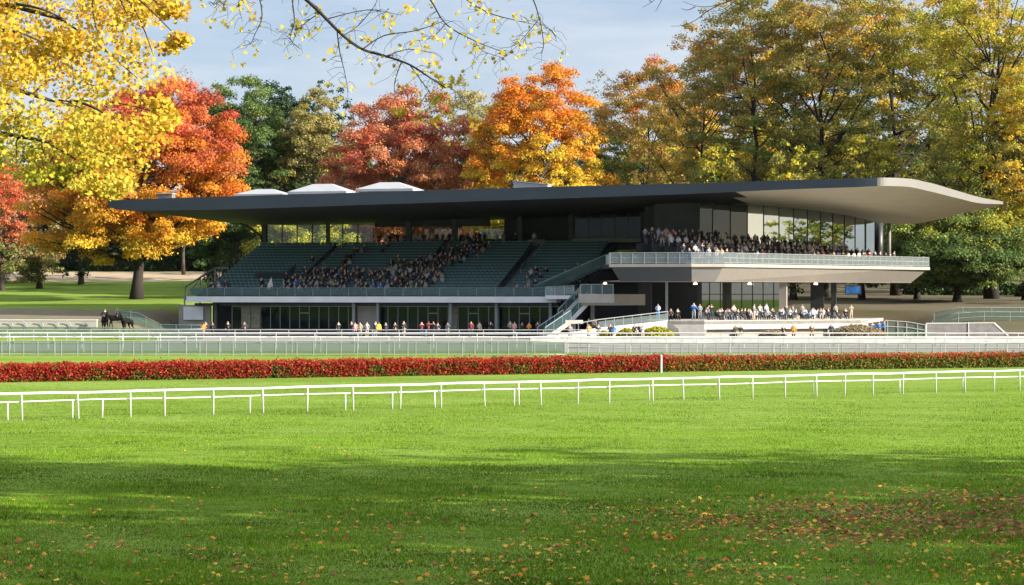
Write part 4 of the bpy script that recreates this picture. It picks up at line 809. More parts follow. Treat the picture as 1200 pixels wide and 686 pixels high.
for i, (px, y0, w, h) in enumerate(((1086,322,7,1.6),(1150,322,12,2.4),(1240,312,12,3.2))):
    X = (px-600)/F*y0; bush('dark_shrub', ['smaller dark shrub on the slope left of the tree trunks','wide dark undergrowth shrub between the right hand trunks','dark shrub beyond the right edge'][i], 'shrub', (X-w/2,y0), (X+w/2,y0), w*.5, h, pal_const(DGR+GRN), 2500, .4, 'dark shrubs on the wooded slope', topdome=True)
# ------------------------------------------------------------------ overhanging maple in front
LEAF10 = np.array([(0,-.5),(.42,-.30),(.24,-.05),(.52,.17),(.14,.18),(0,.56),(-.14,.18),(-.52,.17),(-.24,-.05),(-.42,-.30)])
def maple_leaves(P, N, size, cols, rng=RNG, up=None, curl=.25):
    n = len(P); r = unit(n, rng) if up is None else up+rng.normal(0,.5,(n,3)); X = np.cross(N, r); X /= np.linalg.norm(X,axis=1,keepdims=True)+1e-9; Y = np.cross(X, N)
    s = np.asarray(size).reshape(-1,1,1); c = np.asarray(curl)*rng.uniform(.3,1.6,(n,1,1))
    q = LEAF10[None]; rad2 = (q**2).sum(-1)[...,None]
    V = P[:,None,:]+s*(q[...,0:1]*X[:,None,:]+q[...,1:2]*Y[:,None,:]-c*rad2*N[:,None,:])
    return V.reshape(-1,3), np.arange(10*n).reshape(-1,10), np.repeat(cols,10,0)
rng = np.random.default_rng(5)
mt = thing('overhanging_maple', 'yellow leaved maple overhanging the lawn close by, its boughs along the top', 'tree', (-13.8, 41, 0))
base = Vector((-13.8, 41, 0))
tk = MB(); tk.tube([(0,0,-.3),(.02,0,1),(.1,.1,4),(.05,.0,7.5),(-.1,.1,11),(.2,-.1,14.5),(.1,.1,18)], [.62,.5,.44,.38,.30,.18,.06], 12); trunk = tk.build('trunk', 'bark_dark', mt, True)
lim = MB()
def limb(pts, r0, r1, n=7, sub=5):
    pts = [Vector(p) for p in pts]; q = []
    for i in range(len(pts)-1):
        p0, p1, p2, p3 = pts[max(i-1,0)], pts[i], pts[i+1], pts[min(i+2,len(pts)-1)]
        for j in range(sub):
            u = j/sub; q.append(.5*((2*p1)+(p2-p0)*u+(2*p0-5*p1+4*p2-p3)*u*u+(3*p1-p0-3*p2+p3)*u**3))
    q.append(pts[-1]); k = len(q); lim.tube(q, [r0+(r1-r0)*i/(k-1) for i in range(k)], n); return q
def PX(px, py, Y): return at(px, py, Y)-base
# boughs of the dense yellow mass
dense_tips = [(205,18,39),(212,48,38),(182,72,40),(170,100,41),(193,135,39.5),(165,165,41),(150,190,40),(130,226,39),(95,205,41),(60,200,38.5),(20,190,40),(110,140,38),(60,95,41),(120,60,38),(30,30,40),(90,15,41),(150,20,39),(20,130,42),(-60,100,40),(-120,180,41),(-90,20,42),(-40,-60,40),(60,-70,41),(140,-60,39),(-160,-40,41)]
nodes = []
hubs = [limb([(0,0,6.5),PX(-90,60,41),PX(-10,95,40),PX(60,118,40)], .10, .03), limb([(0,0,8.2),PX(-120,-10,41),PX(-20,0,40),PX(70,22,40)], .10, .03), limb([(.0,0,7.2),PX(-110,130,41),PX(-30,150,40.5),PX(50,165,40)], .08, .03), limb([(0,0,9.5),PX(-100,-90,41),PX(20,-60,40),PX(120,-30,39.5)], .10, .03)]
hp = [p for h in hubs for p in h[6:]]
for (px, py, Y) in dense_tips:
    e = PX(px,py,Y); s_ = min(hp, key=lambda p: (p-e).length+max(0,(e-p).z)*.5+max(0,p.x-e.x)*1.5); m_ = (s_+e)/2+Vector((rng.normal(0,.1),rng.normal(0,.2),.12))
    q = limb([s_, m_, e], .024, .006, 5, 5); nodes += q[2:]
for (px0, py0, px1, py1) in ((20,5,75,22),(0,35,50,50),(88,118,140,145),(0,110,20,140)): limb([PX(px0,py0,38),PX((px0+px1)/2,(py0+py1)/2-3,37.6),PX(px1,py1,37.8)], .03, .012, 5)
poly = [(-200,-120),(150,-110),(215,-60),(208,10),(218,45),(188,75),(176,100),(192,125),(196,150),(166,172),(150,200),(132,232),(100,214),(70,220),(40,205),(5,195),(-60,215),(-150,215),(-230,120)]
def inpoly(x, y, P):
    c = False; n = len(P)
    for i in range(n):
        x1,y1 = P[i]; x2,y2 = P[(i+1)%n]
        if (y1 > y) != (y2 > y) and x < (x2-x1)*(y-y1)/(y2-y1)+x1: c = not c
    return c
cl = []
while len(cl) < 250:
    x, y = rng.uniform(-230,220), rng.uniform(-120,232)
    if inpoly(x,y,poly) and not ((x-38)**2+((y-108)*1.2)**2 < 22**2) and not ((x-150)**2+(y-62)**2 < 8**2): cl.append((x,y,rng.uniform(36.8,43.5)))
cl += [(209,47,38)]*2+[(205,12,39)]*2+[(128,226,39),(145,195,40),(190,140,39.5),(192,128,39.5)]
allP, allN, allC, allS = [], [], [], []
for (x, y, Y) in cl:
    c = np.array(PX(x,y,Y)); inside = x > -30 and y > -20; k = int(rng.uniform(100,170)) if inside else 34
    edge = x > 180 or y > 200; rad = rng.uniform(.34,.62)*(.5 if edge else 1); u = unit(k,rng)*(rng.random((k,1))**.5)*rad*np.array([1.2,1.2,.75]); allP.append(c+u)
    nn = rng.normal(0,.55,(k,3))+np.array([.25,-.55,.45]); allN.append(nn/np.linalg.norm(nn,axis=1,keepdims=True)); allS.append(rng.uniform(.06,.105,k))
    gre = np.clip((y-90)/120,0,1)*np.clip(1.15-x/170,0,1)+rng.normal(0,.12); pal = YGR+[(.46,.44,.05),(.26,.28,.03)] if gre > .55 else (YEL+[(.48,.44,.06),(.34,.31,.035)] if gre > .25 else YEL+ORY[:1]+[(.40,.27,.025)])
    allC.append(pick(pal,k,rng)*rng.uniform(.75,1.2,(k,1)))
# thin boughs with few leaves along the top
ll = limb([(0,0,9.0),PX(-60,-70,41),PX(120,-75,42),PX(260,-55,42),PX(330,-25,42)], .16, .05); limb([ll[14],PX(300,-75,43),PX(450,-60,43.5),PX(560,-35,43.5),PX(640,-22,44)], .09, .03)
tw = [([(330,-25),(352,-6),(375,15),(402,42),(425,58),(452,66),(480,76),(505,92),(522,103)],.042,.012),([(262,-55),(266,-10),(262,8)],.018,.006),([(285,-48),(302,-8),(307,20),(299,40),(294,52)],.016,.005),([(290,-40),(280,0),(284,25)],.012,.004),
 ([(340,-16),(345,25),(340,45),(352,58)],.014,.005),([(375,15),(352,32),(342,52)],.012,.004),([(395,36),(398,60),(404,85),(408,108)],.014,.005),([(425,58),(450,42),(488,36),(522,24)],.016,.005),([(452,66),(478,58),(505,62)],.012,.004),
 ([(450,-60),(500,-6),(522,28),(556,48),(592,62)],.022,.006),([(500,-48),(540,-6),(570,14),(604,24),(632,30)],.018,.005),([(600,-28),(622,-5),(632,22),(637,52),(634,62)],.018,.005),([(637,30),(648,38),(652,48)],.008,.004),([(556,48),(566,60),(590,68)],.010,.004),
 ([(480,76),(496,98),(508,116),(512,134)],.012,.004),([(470,74),(462,100),(466,128)],.012,.004),([(505,92),(535,108),(556,138)],.012,.004),([(402,42),(420,30),(440,5),(448,-20)],.010,.004),([(522,28),(505,45),(480,48)],.010,.004),([(385,22),(430,12),(470,18)],.012,.004),([(280,-50),(255,-4),(250,6)],.012,.004),([(632,22),(610,48),(596,56)],.008,.004)]
for pts, r0, r1 in tw:
    Yb = 42.5 if pts[0][0] < 440 else 43.6
    q = limb([PX(x,y,Yb+.3*math.sin(i*1.7)) for i,(x,y) in enumerate(pts)], r0, r1, 5, 4)
    for p in q[2:]:
        for _ in range(2):
            if rng.random() < .5:
                a = rng.uniform(0,2*PI); e = p+Vector((math.cos(a)*.28,rng.normal(0,.1),math.sin(a)*.22-.10))*rng.uniform(.4,1.3); m_ = (p+e)/2+Vector((0,0,.03)); lim.tube([p,m_,e],[.006,.005,.003],4,cap=False)
                e2 = e+Vector((rng.normal(0,.12),0,-rng.uniform(.02,.18))); lim.tube([e,e2],[.004,.003],3,cap=False)
                if rng.random() < .62:
                    k = int(rng.integers(1,4)); c = np.array(e2); allP.append(c+rng.normal(0,.05,(k,3))); nn = rng.normal(0,.5,(k,3))+np.array([.3,-.6,.3]); allN.append(nn/np.linalg.norm(nn,axis=1,keepdims=True)); allS.append(rng.uniform(.07,.115,k)); allC.append(pick([(.50,.40,.04),(.42,.36,.045),(.36,.32,.04)],k,rng)*rng.uniform(.7,1.15,(k,1)))
for (x,y,k,rd) in ((295,15,12,.22),(285,8,8,.2),(300,60,3,.1),(285,75,2,.05),(455,25,10,.2),(490,45,14,.25),(500,75,18,.3),(520,98,24,.28),(466,130,26,.16),(512,118,16,.14),(512,140,18,.16),(556,140,18,.18),(535,92,14,.2),(575,20,10,.2),(555,58,18,.26),(590,62,6,.12),(645,40,4,.1),(430,45,8,.18),(520,40,12,.25),(560,5,12,.22),(480,10,10,.25),(605,20,6,.15)):
    c = np.array(PX(x,y,43)); allP.append(c+unit(k,rng)*rd*rng.random((k,1))**.5); nn = rng.normal(0,.5,(k,3))+np.array([.3,-.6,.3]); allN.append(nn/np.linalg.norm(nn,axis=1,keepdims=True)); allS.append(rng.uniform(.07,.12,k)); allC.append(pick(YEL[1:2]+[(.48,.42,.05)],k,rng)*rng.uniform(.8,1.15,(k,1)))
# the crown above the view
for i in range(150):
    d = unit(1,rng)[0]; c = np.array([.5,0,14.5])+d*np.array([6.5,6.5,4.2])*rng.uniform(.4,1); 
    if c[2] < 11.2: continue
    k = 40; allP.append(c+unit(k,rng)*rng.random((k,1))**.5*.8); nn = rng.normal(0,.6,(k,3))+np.array([0,0,.6]); allN.append(nn/np.linalg.norm(nn,axis=1,keepdims=True)); allS.append(rng.uniform(.2,.3,k)); allC.append(pick(YEL,k,rng)*rng.uniform(.75,1.2,(k,1)))
    a = Vector((0,0,float(rng.uniform(9,15)))); lim.tube([a,(a+Vector(c))/2+Vector((0,0,.3)),Vector(c)],[.10,.05,.01],5,cap=False)
lim.build('limbs', 'bark_dark', trunk, True)
P_, N_, S_, C_ = map(np.concatenate, (allP, allN, allS, allC)); V, Fq, cc = maple_leaves(P_, N_, S_, C_, rng, up=np.array([0.,0.,-1.])*-1)
link('crown', np_mesh('crown', V, Fq, 'leaf', cc), mt)
# a second near tree, its bare twig tips coming into the top of the view
X2, Y2 = 21.5, 46.0
bt = make_tree('overhanging_oak', 'near oak whose bare twig tips hang into the top edge', X2, Y2, 27, 15, .52, [(.5, OLV+BRO)], 90, group='near trees', dens=.5, clumps=120, trunk=.5, leaf=.34, cr=1.1)
b2 = Vector((X2,Y2,-.3)); lim = MB(); Y_ = 44.
def P2(px,py): return at(px,py,Y_)-b2
limb([(0,0,9.5),P2(1300,-70),P2(1050,-40),P2(930,-22),P2(868,-4)], .12, .025)
for pts in ([(868,-4),(842,6),(820,8),(800,2)],[(842,6),(828,14),(815,24),(800,30),(786,31)],[(868,-4),(850,10),(833,14)],[(900,-12),(866,4),(846,16),(838,14)],[(930,-22),(850,-18),(780,-8),(765,2),(753,9)],[(780,-8),(768,14)],[(815,8),(806,12),(798,10)],[(764,3),(758,-2)],[(826,15),(820,22)]): limb([P2(*p) for p in pts], .014, .004, 4, 3)
lim.build('bare_limb', 'bark_dark', bt, True)
# trees standing to the right of the view, whose shade falls over the near lawn
for i, (x, y, h, w, dn) in enumerate([(30,-6,22,17,1.),(32,6,22,17,1.),(31,17,23,18,1.),(32,28,23,18,1.),(34,39,23,16,.9),(38,50,18,14,.30),(46,22,23,18,1.),(48,38,23,17,.8),(46,4,23,18,1.)]):
    make_tree('shade_tree', ['first','second','third','fourth','fifth','sixth','seventh','eighth','ninth'][i]+' of the leafy trees right of the view that shade the near lawn', x, y, h, w, .05, [(.5,OLG+YGR)], 100+i, group='shade trees right of the view', dens=.62*dn, clumps=150, trunk=.5, leaf=.55, cr=1.2)
# trees across the course behind the viewpoint, mirrored in the lounge glass
b0 = make_tree('course_tree', 'leafy tree across the course, first of those mirrored in the glass', -40, -70, 24, 15, .1, [(.5,OLG+YGR)], 120, group='trees across the course', dens=.9, clumps=120, leaf=.5, shape='tall')
for i, (x, y) in enumerate([(-26,-78),(-13,-66),(0,-74),(13,-66),(26,-76),(40,-70),(55,-80),(-54,-76),(-70,-70)]):
    c = copy_tree(b0); c.location = (x,y,-.3); c.rotation_euler = (0,0,i*1.3); c.scale = (1,1,.75+.1*(i%4)); c['label'] = 'leafy tree across the course, '+ORD[i+1]+' of those mirrored in the glass'

for i, (x, y, k) in enumerate([(92,238,.50),(104,252,.62),(96,270,.58),(118,240,.45),(126,262,.72),(140,246,.6),(112,284,.66),(150,275,.7)]):
    c = copy_tree(b0); c['group'] = 'trees beyond the right edge of the view'; c.location = (x,y,tz(x,y)-.3); c.rotation_euler = (0,0,i*1.7); c.scale = (.8,.8,k); c['label'] = 'leafy tree past the right edge, '+ORD[i]+' of those mirrored in the curved glass'
# ------------------------------------------------------------------ grass and fallen leaves
rng = np.random.default_rng(21); n = 600000
Yg = 35.6+(1-(1-rng.random(n))**.42)*95; Xg = (rng.random(n)*2-1)*(Yg*.2308+6); h = rng.uniform(.025,.06,n)*(1+.5*np.sin(Xg*.9+Yg*.35)*np.sin(Yg*.55)); a = rng.uniform(0,2*PI,n); w = rng.uniform(.006,.013,n); ln = rng.normal(0,.4,(n,2))*h[:,None]
V = np.stack([np.stack([Xg-np.cos(a)*w,Yg-np.sin(a)*w,np.zeros(n)],1),np.stack([Xg+np.cos(a)*w,Yg+np.sin(a)*w,np.zeros(n)],1),np.stack([Xg+ln[:,0],Yg+ln[:,1],h],1)],1).reshape(-1,3)
gc = pick([(.118,.222,.012),(.148,.260,.017),(.102,.192,.009),(.185,.285,.028),(.080,.162,.008)],n,rng)*rng.uniform(.9,1.1,(n,1))*(vnoise(Xg*.5,Yg,3.0,1)*.40+vnoise(Xg*.12,Yg,.9,2)*.46+vnoise(Xg*.6,Yg,.55,3)*.44+.38)[:,None]*np.where(vnoise(Xg*.8,Yg,.9,4)+.5*vnoise(Xg*.6,Yg,.4,6) > 1.10,.58,1)[:,None]
o = link('grass', np_mesh('grass', V, np.arange(3*n).reshape(-1,3), 'grass_blade', np.repeat(gc,3,0))); o['kind'] = 'stuff'
def fall_px(k):
    out = []
    while len(out) < k:
        x = rng.uniform(-40,1240); y = rng.uniform(500,700)
        dR = 5.5*np.exp(-((y-(610-(x-900)*.02))/22)**2)*np.clip((x-640)/520,0,1)**1.3*(1+.9*math.sin(x*.035)*math.sin(y*.21+x*.01))
        dL = .16*np.clip((y-565)/70,0,1)+.006+.30*np.clip((y-590)/60,0,1)*np.clip((x-350)/600,0,1)*np.clip(.4+math.sin(x*.02+1)*math.sin(y*.13),0,1)
        if rng.random()*3.2 < dR+dL*(1+.6*math.sin(x*.021+y*.05)): out.append((x,y))
    return np.array(out)
fp = fall_px(4000); Yl = F*CAMZ/(fp[:,1]-HOR); Xl = (fp[:,0]-600)/F*Yl; n = len(fp); Pl = np.stack([Xl,Yl,rng.uniform(.025,.055,n)],1)
nn = rng.normal(0,.28,(n,3))+np.array([0,-.18,.9]); nn /= np.linalg.norm(nn,axis=1,keepdims=True)
brown = np.clip((fp[:,0]-650)/500,0,1)*np.exp(-((fp[:,1]-610)/30)**2); isb = rng.random(n) < .30+.75*brown
cl_ = np.where(isb[:,None], pick([(.24,.105,.045),(.30,.14,.055),(.12,.06,.025),(.38,.20,.08),(.22,.05,.03),(.33,.15,.05)],n,rng), pick([(.70,.36,.05),(.75,.46,.06),(.62,.25,.04),(.60,.42,.08),(.5,.15,.04)],n,rng))*rng.uniform(.7,1.2,(n,1))
V, Fq, cc = maple_leaves(Pl, nn, rng.uniform(.06,.135,n), cl_, rng, curl=.6); o = link('fallen_leaves', np_mesh('fallen_leaves', V, Fq, 'dry_leaf', cc)); o['kind'] = 'stuff'

# ------------------------------------------------------------------ people
CLO = {'navy':(.018,.028,.06),'black':(.012,.012,.014),'charcoal':(.04,.042,.048),'grey':(.20,.21,.23),'white':(.46,.47,.48),'beige':(.42,.33,.24),'light blue':(.30,.42,.60),'blue':(.03,.16,.48),'burgundy':(.14,.02,.035),'olive':(.08,.085,.035),'red':(.55,.04,.03),'yellow':(.75,.52,.03),'orange':(.72,.24,.03),'pink':(.62,.27,.28),'brown':(.12,.07,.04)}
for k, v in CLO.items(): mat('cloth_'+k.replace(' ','_'), v, .85, .2, 9)
for k, v in (('fair',(.55,.34,.25)),('tan',(.38,.22,.14)),('dark',(.12,.065,.04))): mat('skin_'+k, v, .6, .08, 6)
for k, v in (('dark',(.018,.013,.010)),('brown',(.07,.04,.022)),('fair',(.32,.22,.10)),('grey',(.30,.29,.28))): mat('hair_'+k, v, .7, .25, 20)
mat('shoe_black', (.015,.014,.013), .5, .2, 8)
def skinned(name, J, B, sub=1):
    """one continuous body grown round a jointed skeleton. J: joint -> (xyz, radius); B: [(joint, joint)]"""
    ks = list(J); me = bpy.data.meshes.new(name); me.from_pydata([J[k][0] for k in ks], [(ks.index(a),ks.index(b)) for a,b in B], []); o = bpy.data.objects.new(name, me); C.objects.link(o)
    md = o.modifiers.new('s','SKIN'); md.use_smooth_shade = True; sv_ = me.skin_vertices[0].data
    for i, k in enumerate(ks): r = J[k][1]; sv_[i].radius = r if hasattr(r,'__len__') else (r,r); sv_[i].use_root = i == 0
    if sub: s = o.modifiers.new('u','SUBSURF'); s.levels = sub; s.render_levels = sub
    dg = bpy.context.evaluated_depsgraph_get(); m = bpy.data.meshes.new_from_object(o.evaluated_get(dg)); m.name = name; bpy.data.objects.remove(o); bpy.data.meshes.remove(me)
    return m
def seg_d(p, a, b):
    ab = b-a; u = max(0,min(1,(p-a).dot(ab)/max(ab.length_squared,1e-9))); return (p-a-ab*u).length
def person_mesh(pose, coat=False, r=random):
    J = {'pel':((0,0,.95),.135),'spi':((0,0,1.13),.125),'che':((0,.01,1.33),.155),'nec':((0,.0,1.49),.055),'jaw':((0,-.025,1.575),.075),'cro':((0,-.005,1.68),.088),'nos':((0,-.105,1.615),.018)}
    B = [('pel','spi'),('spi','che'),('che','nec'),('nec','jaw'),('jaw','cro'),('jaw','nos')]
    arms = {'down':[(.23,.01,1.14),(.22,-.07,.91),(.21,-.10,.82)],'front':[(.24,.0,1.14),(.10,-.20,1.08),(.04,-.24,1.08)],'up':[(.24,-.06,1.16),(.14,-.22,1.38),(.10,-.22,1.47)],'hip':[(.30,.03,1.16),(.17,-.05,1.0),(.13,-.09,.98)],'knee':[(.24,-.06,1.14),(.17,-.27,1.02),(.14,-.34,1.0)],'wave':[(.34,-.04,1.40),(.34,-.14,1.64),(.33,-.16,1.73)]}
    la, ra, legs = pose
    for s, an in ((1,la),(-1,ra)):
        n = 'L' if s > 0 else 'R'; e, w, h = arms[an]
        J[n+'sh'] = ((s*.175,.01,1.40),.072); J[n+'el'] = ((s*e[0],e[1],e[2]),.05); J[n+'wr'] = ((s*w[0],w[1],w[2]),.036); J[n+'ha'] = ((s*h[0],h[1],h[2]),.042)
        B += [('che',n+'sh'),(n+'sh',n+'el'),(n+'el',n+'wr'),(n+'wr',n+'ha')]
        if legs == 'stand': k, a, t = (.105,-.01,.50),(.115,.03,.09),(.12,-.12,.045)
        elif legs == 'walk': k, a, t = ((.10,-.14,.52),(.10,-.16,.10),(.10,-.31,.06)) if s > 0 else ((.10,.06,.50),(.10,.30,.16),(.10,.19,.05))
        else: k, a, t = (.12,-.42,.93-.0),(.12,-.40,.53),(.12,-.55,.49)
        J[n+'hi'] = ((s*.095,0,.90),.10); J[n+'kn'] = ((s*k[0],k[1],k[2]),.068 if legs != 'sit' else .075); J[n+'an'] = ((s*a[0],a[1],a[2]),.043); J[n+'to'] = ((s*t[0],t[1],t[2]),.04)
        B += [('pel',n+'hi'),(n+'hi',n+'kn'),(n+'kn',n+'an'),(n+'an',n+'to')]
    if coat: J['pel'] = ((0,0,.92),.17); J['spi'] = ((0,0,1.13),.15)
    if legs == 'sit':
        for k in J: x, rr = J[k]; J[k] = ((x[0],x[1]+.0,x[2]-.44),rr)
    m = skinned('person', J, B)
    slot = lambda a, b: 0 if 'ha' in a+b and ('wr' in a) else 4 if b[1:] == 'to' else 3 if b[1:] in ('hi','kn','an') else 0 if b in ('nec','jaw','cro','nos') else 2
    segs = [(Vector(J[a][0]),Vector(J[b][0]),slot(a,b)) for a,b in B]; dz = -.44 if legs == 'sit' else 0
    for k in range(5): m.materials.append(M['skin_fair'])
    for f in m.polygons:
        c = f.center; si = min(segs, key=lambda s: seg_d(c,s[0],s[1]))[2]
        if si == 0 and c.z > 1.47+dz and (c.z > 1.675+dz+max(0,c.y*-.2) or (c.y > .0 and c.z > 1.53+dz)): si = 1
        if coat and si == 3 and c.z > .72+dz and legs != 'sit': si = 2
        f.material_index = si; f.use_smooth = True
    return m
PM = {'stand':[person_mesh(('down','down','stand')),person_mesh(('front','front','stand')),person_mesh(('up','down','stand')),person_mesh(('hip','front','stand'),True),person_mesh(('down','front','stand'),True),person_mesh(('up','up','stand'))],
      'walk':[person_mesh(('down','front','walk')),person_mesh(('front','down','walk'),True)], 'sit':[person_mesh(('knee','knee','sit')),person_mesh(('front','knee','sit')),person_mesh(('up','front','sit')),person_mesh(('knee','up','sit'),True)], 'wave':[person_mesh(('wave','front','stand'))]}
prnd = random.Random(3)
def wpick(d): return prnd.choices(list(d), list(d.values()))[0]
W_STAND = {'black':30,'navy':26,'charcoal':12,'grey':8,'white':5,'beige':3,'light blue':3,'burgundy':3,'olive':3,'blue':2}
W_BALC = {'black':30,'navy':24,'charcoal':9,'white':11,'grey':7,'beige':4,'pink':3,'burgundy':3,'red':1,'light blue':2,'brown':3}
W_TERR = {'white':26,'navy':20,'black':18,'grey':14,'light blue':6,'beige':4,'charcoal':8}
def person(loc, pose='stand', top=None, legs=None, rz=0., w=W_STAND, garment=None, sc_=None, mesh=None):
    top = top or wpick(w); legs = legs or prnd.choice(['navy','black','charcoal','black','grey','beige'] if top != 'black' else ['navy','black','charcoal'])
    me = mesh or prnd.choice(PM[pose]); o = link('person', me); o.location = loc; o.rotation_euler = (0,0,rz+prnd.uniform(-.5,.5)); k = sc_ or prnd.uniform(.93,1.05); o.scale = (k*1.05,k*1.05,k)
    ms = ['skin_'+prnd.choices(['fair','tan','dark'],[6,3,1])[0],'hair_'+prnd.choices(['dark','brown','fair','grey'],[5,4,2,1])[0],'cloth_'+top.replace(' ','_'),'cloth_'+legs.replace(' ','_'),'shoe_black']
    for i, q in enumerate(ms): o.material_slots[i].link = 'OBJECT'; o.material_slots[i].material = M[q]
    g = garment or ('shirt' if top in ('white','light blue') else prnd.choice(['jacket','coat','jacket','sweater'])); o['_d'] = f'{top} {g}'; o['category'] = 'person'; return o
def px_of(o): return 600+F*o.location.x/o.location.y
def finish(people, text, group):
    """text(description, ordinal word) -> label; ordinals run from the left"""
    people.sort(key=px_of)
    for i, o in enumerate(people): o['label'] = text(o['_d'], ORD[i] if i < len(ORD) else f'{i+1}th'); o['group'] = group; del o['_d']
def s_at(px, t): k = (px-600)/F; return (k*(OY+cT*t)-OX-sT*t)/(cT+k*sT)
rows = {}
def seat_person(px, row, pose=None, top=None):
    t = T0+row*RD; pose = pose or ('stand' if prnd.random() < .22 else 'sit'); tt = t+(.66 if pose == 'sit' else .18); s = s_at(px, tt)
    if s < -41 or s > 1.8 or any(abs(s-q) < .47 for q, _ in rows.get(row, [])): return
    if -37.4 < s < -32.6 and 3 <= row <= 7: return
    o = person(l2w(s, tt, ZS+row*RH-(0. if pose == 'sit' else 0.)), pose, top, rz=-TH, w=W_STAND); rows.setdefault(row, []).append((s, o)); return o
def spray(n, x0, x1, r0, r1, band=None):
    k = 0
    for _ in range(n*6):
        x = prnd.uniform(x0,x1); r = prnd.randint(r0,r1)
        if band and not band(x,r): continue
        if seat_person(x, r): k += 1
        if k >= n: break
spray(8, 238, 268, 0, 2); spray(5, 300, 322, 0, 1); spray(90, 328, 425, 0, 6, lambda x,r: r < 2+(x-322)*.09); spray(112, 425, 520, 0, 9, lambda x,r: x < 500+r*7 and (r < 7 or x > 455))
spray(56, 470, 575, 6, 16, lambda x,r: abs(x-(497+(r-6)*7.0)) < 22); spray(11, 392, 432, 6, 14, lambda x,r: abs(x-(400+(r-6)*3.6)) < 9)
spray(9, 604, 642, 0, 6, lambda x,r: abs(x-(610+r*5)) < 10); spray(3, 655, 690, 3, 8); spray(3, 340, 460, 9, 15)
for r, L in rows.items(): finish([o for _, o in L], (lambda rw: lambda d, n: f'person in {d}, {n} from left in the {rw} seat row of the stand')('front' if r == 0 else ORD[r]), 'crowd seated in the stand')
con = []
for px in [419,425,431,436,444,452,457,466,474,480,486,491,497,506,512,519,527,533,541,548,556,562,568,582,590,604,626]:
    t = TB+prnd.uniform(.8,2.4); con.append(person(l2w(s_at(px,t), t, ZTOP-.02), 'stand', rz=-TH))
finish(con, lambda d, n: f'person in {d} standing {n} from left on the concourse behind the seats', 'people on the concourse')
# balcony crowd: tiers rising towards the lounge glass
for i in range(6):
    d0 = .75 if i == 0 else 2.2+1.9*(i-1)+.9; line = inset(A[1:], d0); L1 = math.dist(line[0],line[1]); L2 = math.dist(line[1],line[2]); ppl = []; z = ZD+.04 if i == 0 else ZD+.46*i
    lim_ = {0:(.0,38),1:(.2,35),2:(.3,32.5),3:(.5,28.5),4:(.8,25.5),5:(1.2,21.5)}[i]; u = lim_[0]; end = min(lim_[1], L1+L2-3)
    while u < end:
        j = prnd.uniform(-.35,.35)
        if u < L1: q = (line[0][0]+(line[1][0]-line[0][0])*u/L1, line[0][1]+(line[1][1]-line[0][1])*u/L1)
        else: v = (u-L1)/L2; q = (line[1][0]+(line[2][0]-line[1][0])*v, line[1][1]+(line[2][1]-line[1][1])*v)
        ppl.append(person(l2w(q[0], q[1]+j, z), prnd.choice(['stand','stand','stand','walk']) if prnd.random() > .02 else 'wave', rz=-TH+.5, w=W_BALC)); u += prnd.uniform(.62,1.3)+(.35 if i > 2 else .0)
    finish(ppl, (lambda nm: lambda d, n: f'person in {d} standing {n} from left in the {nm} tier of the balcony')(['front','second','third','fourth','fifth','rear'][i]), 'crowd on the balcony')
ent = []
for k in range(7): ent.append(person(l2w(8.9+.42*k, 2.0+.62*(8-k)*.8, ZD+.05+.26*min(8,max(0,int((2.0+.62*(8-k)*.8-1)/.5)))), 'stand', rz=-TH))
ent[-1].material_slots[2].material = M['cloth_red']; ent[-1]['_d'] = 'red jacket'
finish(ent, lambda d, n: f'person in {d} on the entrance stair left of the balcony, {n} from left', 'people on the entrance stair')
# terrace: seated on chairs
ch = MB(); ch.box(-.22,.22,-.24,.22,.42,.46).box(-.22,.22,.20,.24,.46,.86)
for sx in (-.2,.2):
    for sy in (-.21,.2): ch.box(sx-.018,sx+.018,sy-.018,sy+.018,0,.42)
chw = ch.mesh('terrace_chair', 'white_paint'); chd = ch.mesh('terrace_chair', 'dark_metal')
rowsT = [[],[],[]]
a, c = Vector(TP[1]), Vector(TP[2]); dv = (c-a).normalized(); nv = Vector((-dv.y,dv.x))
for r, (off_, lst) in enumerate(zip((1.5,3.2,5.0), rowsT)):
    u = (.4,1.2,2.0)[r]+1.4
    while u < (19.2-r*.6):
        p = a+dv*u+nv*off_; ps = 'sit' if prnd.random() < .8 else 'stand'; rz = math.atan2(dv.y,dv.x)+prnd.uniform(-.3,.3); o = person((p.x,p.y,1.93),ps,w=W_TERR,rz=rz); lst.append(o)
        if ps == 'sit': k = link('terrace_chair', chw if prnd.random() < .6 else chd); k.location = (p.x-math.sin(rz)*.0,p.y+.06,1.93); k.rotation_euler = (0,0,rz); tag(k, 'small light metal chair under a seated spectator on the terrace' if k.data is chw else 'small dark metal chair under a seated spectator on the terrace','chair','chairs on the terrace')
        u += prnd.uniform(.70,1.2)+(.45 if r else 0)
for r, L in enumerate(rowsT): finish(L, (lambda nm: lambda d, n: f'person in {d}, {n} from left in the {nm} row on the terrace')(['front','middle','rear'][r]), 'spectators on the terrace')
def single(px, Y, z, label, top, pose='stand', legs='black', rz=0, sc_=1., group=None):
    p = at(px, HOR, Y); o = person((p.x,Y,z), pose, top, legs, rz, sc_=sc_); del o['_d']; o['label'] = label; 
    if group: o['group'] = group
    return o
single(813,226,1.93,'person in bright blue jacket standing at the left end of the terrace','blue',legs='grey',sc_=1.08); single(820,227,1.93,'person in light grey top standing just right of the bright blue jacket','grey',legs='grey'); single(771,230,1.93,'person in light blue top standing at the head of the ramp','light blue',legs='blue')
single(794,224,1.93,'person all in black sitting by the terrace column, arm raised','black','sit'); single(786,225,1.93,'person in charcoal clothes seated at the far left of the terrace','charcoal','sit')
for px in (794,786): q = at(px,HOR,224.1 if px == 794 else 225.1); k = link('terrace_chair', chd); k.location = (q.x,q.y,1.93); tag(k,'small dark metal chair under a seated spectator on the terrace','chair','chairs on the terrace')
def gz(X,Y): return max(.015, tz(X,Y)+.015)
gp = []
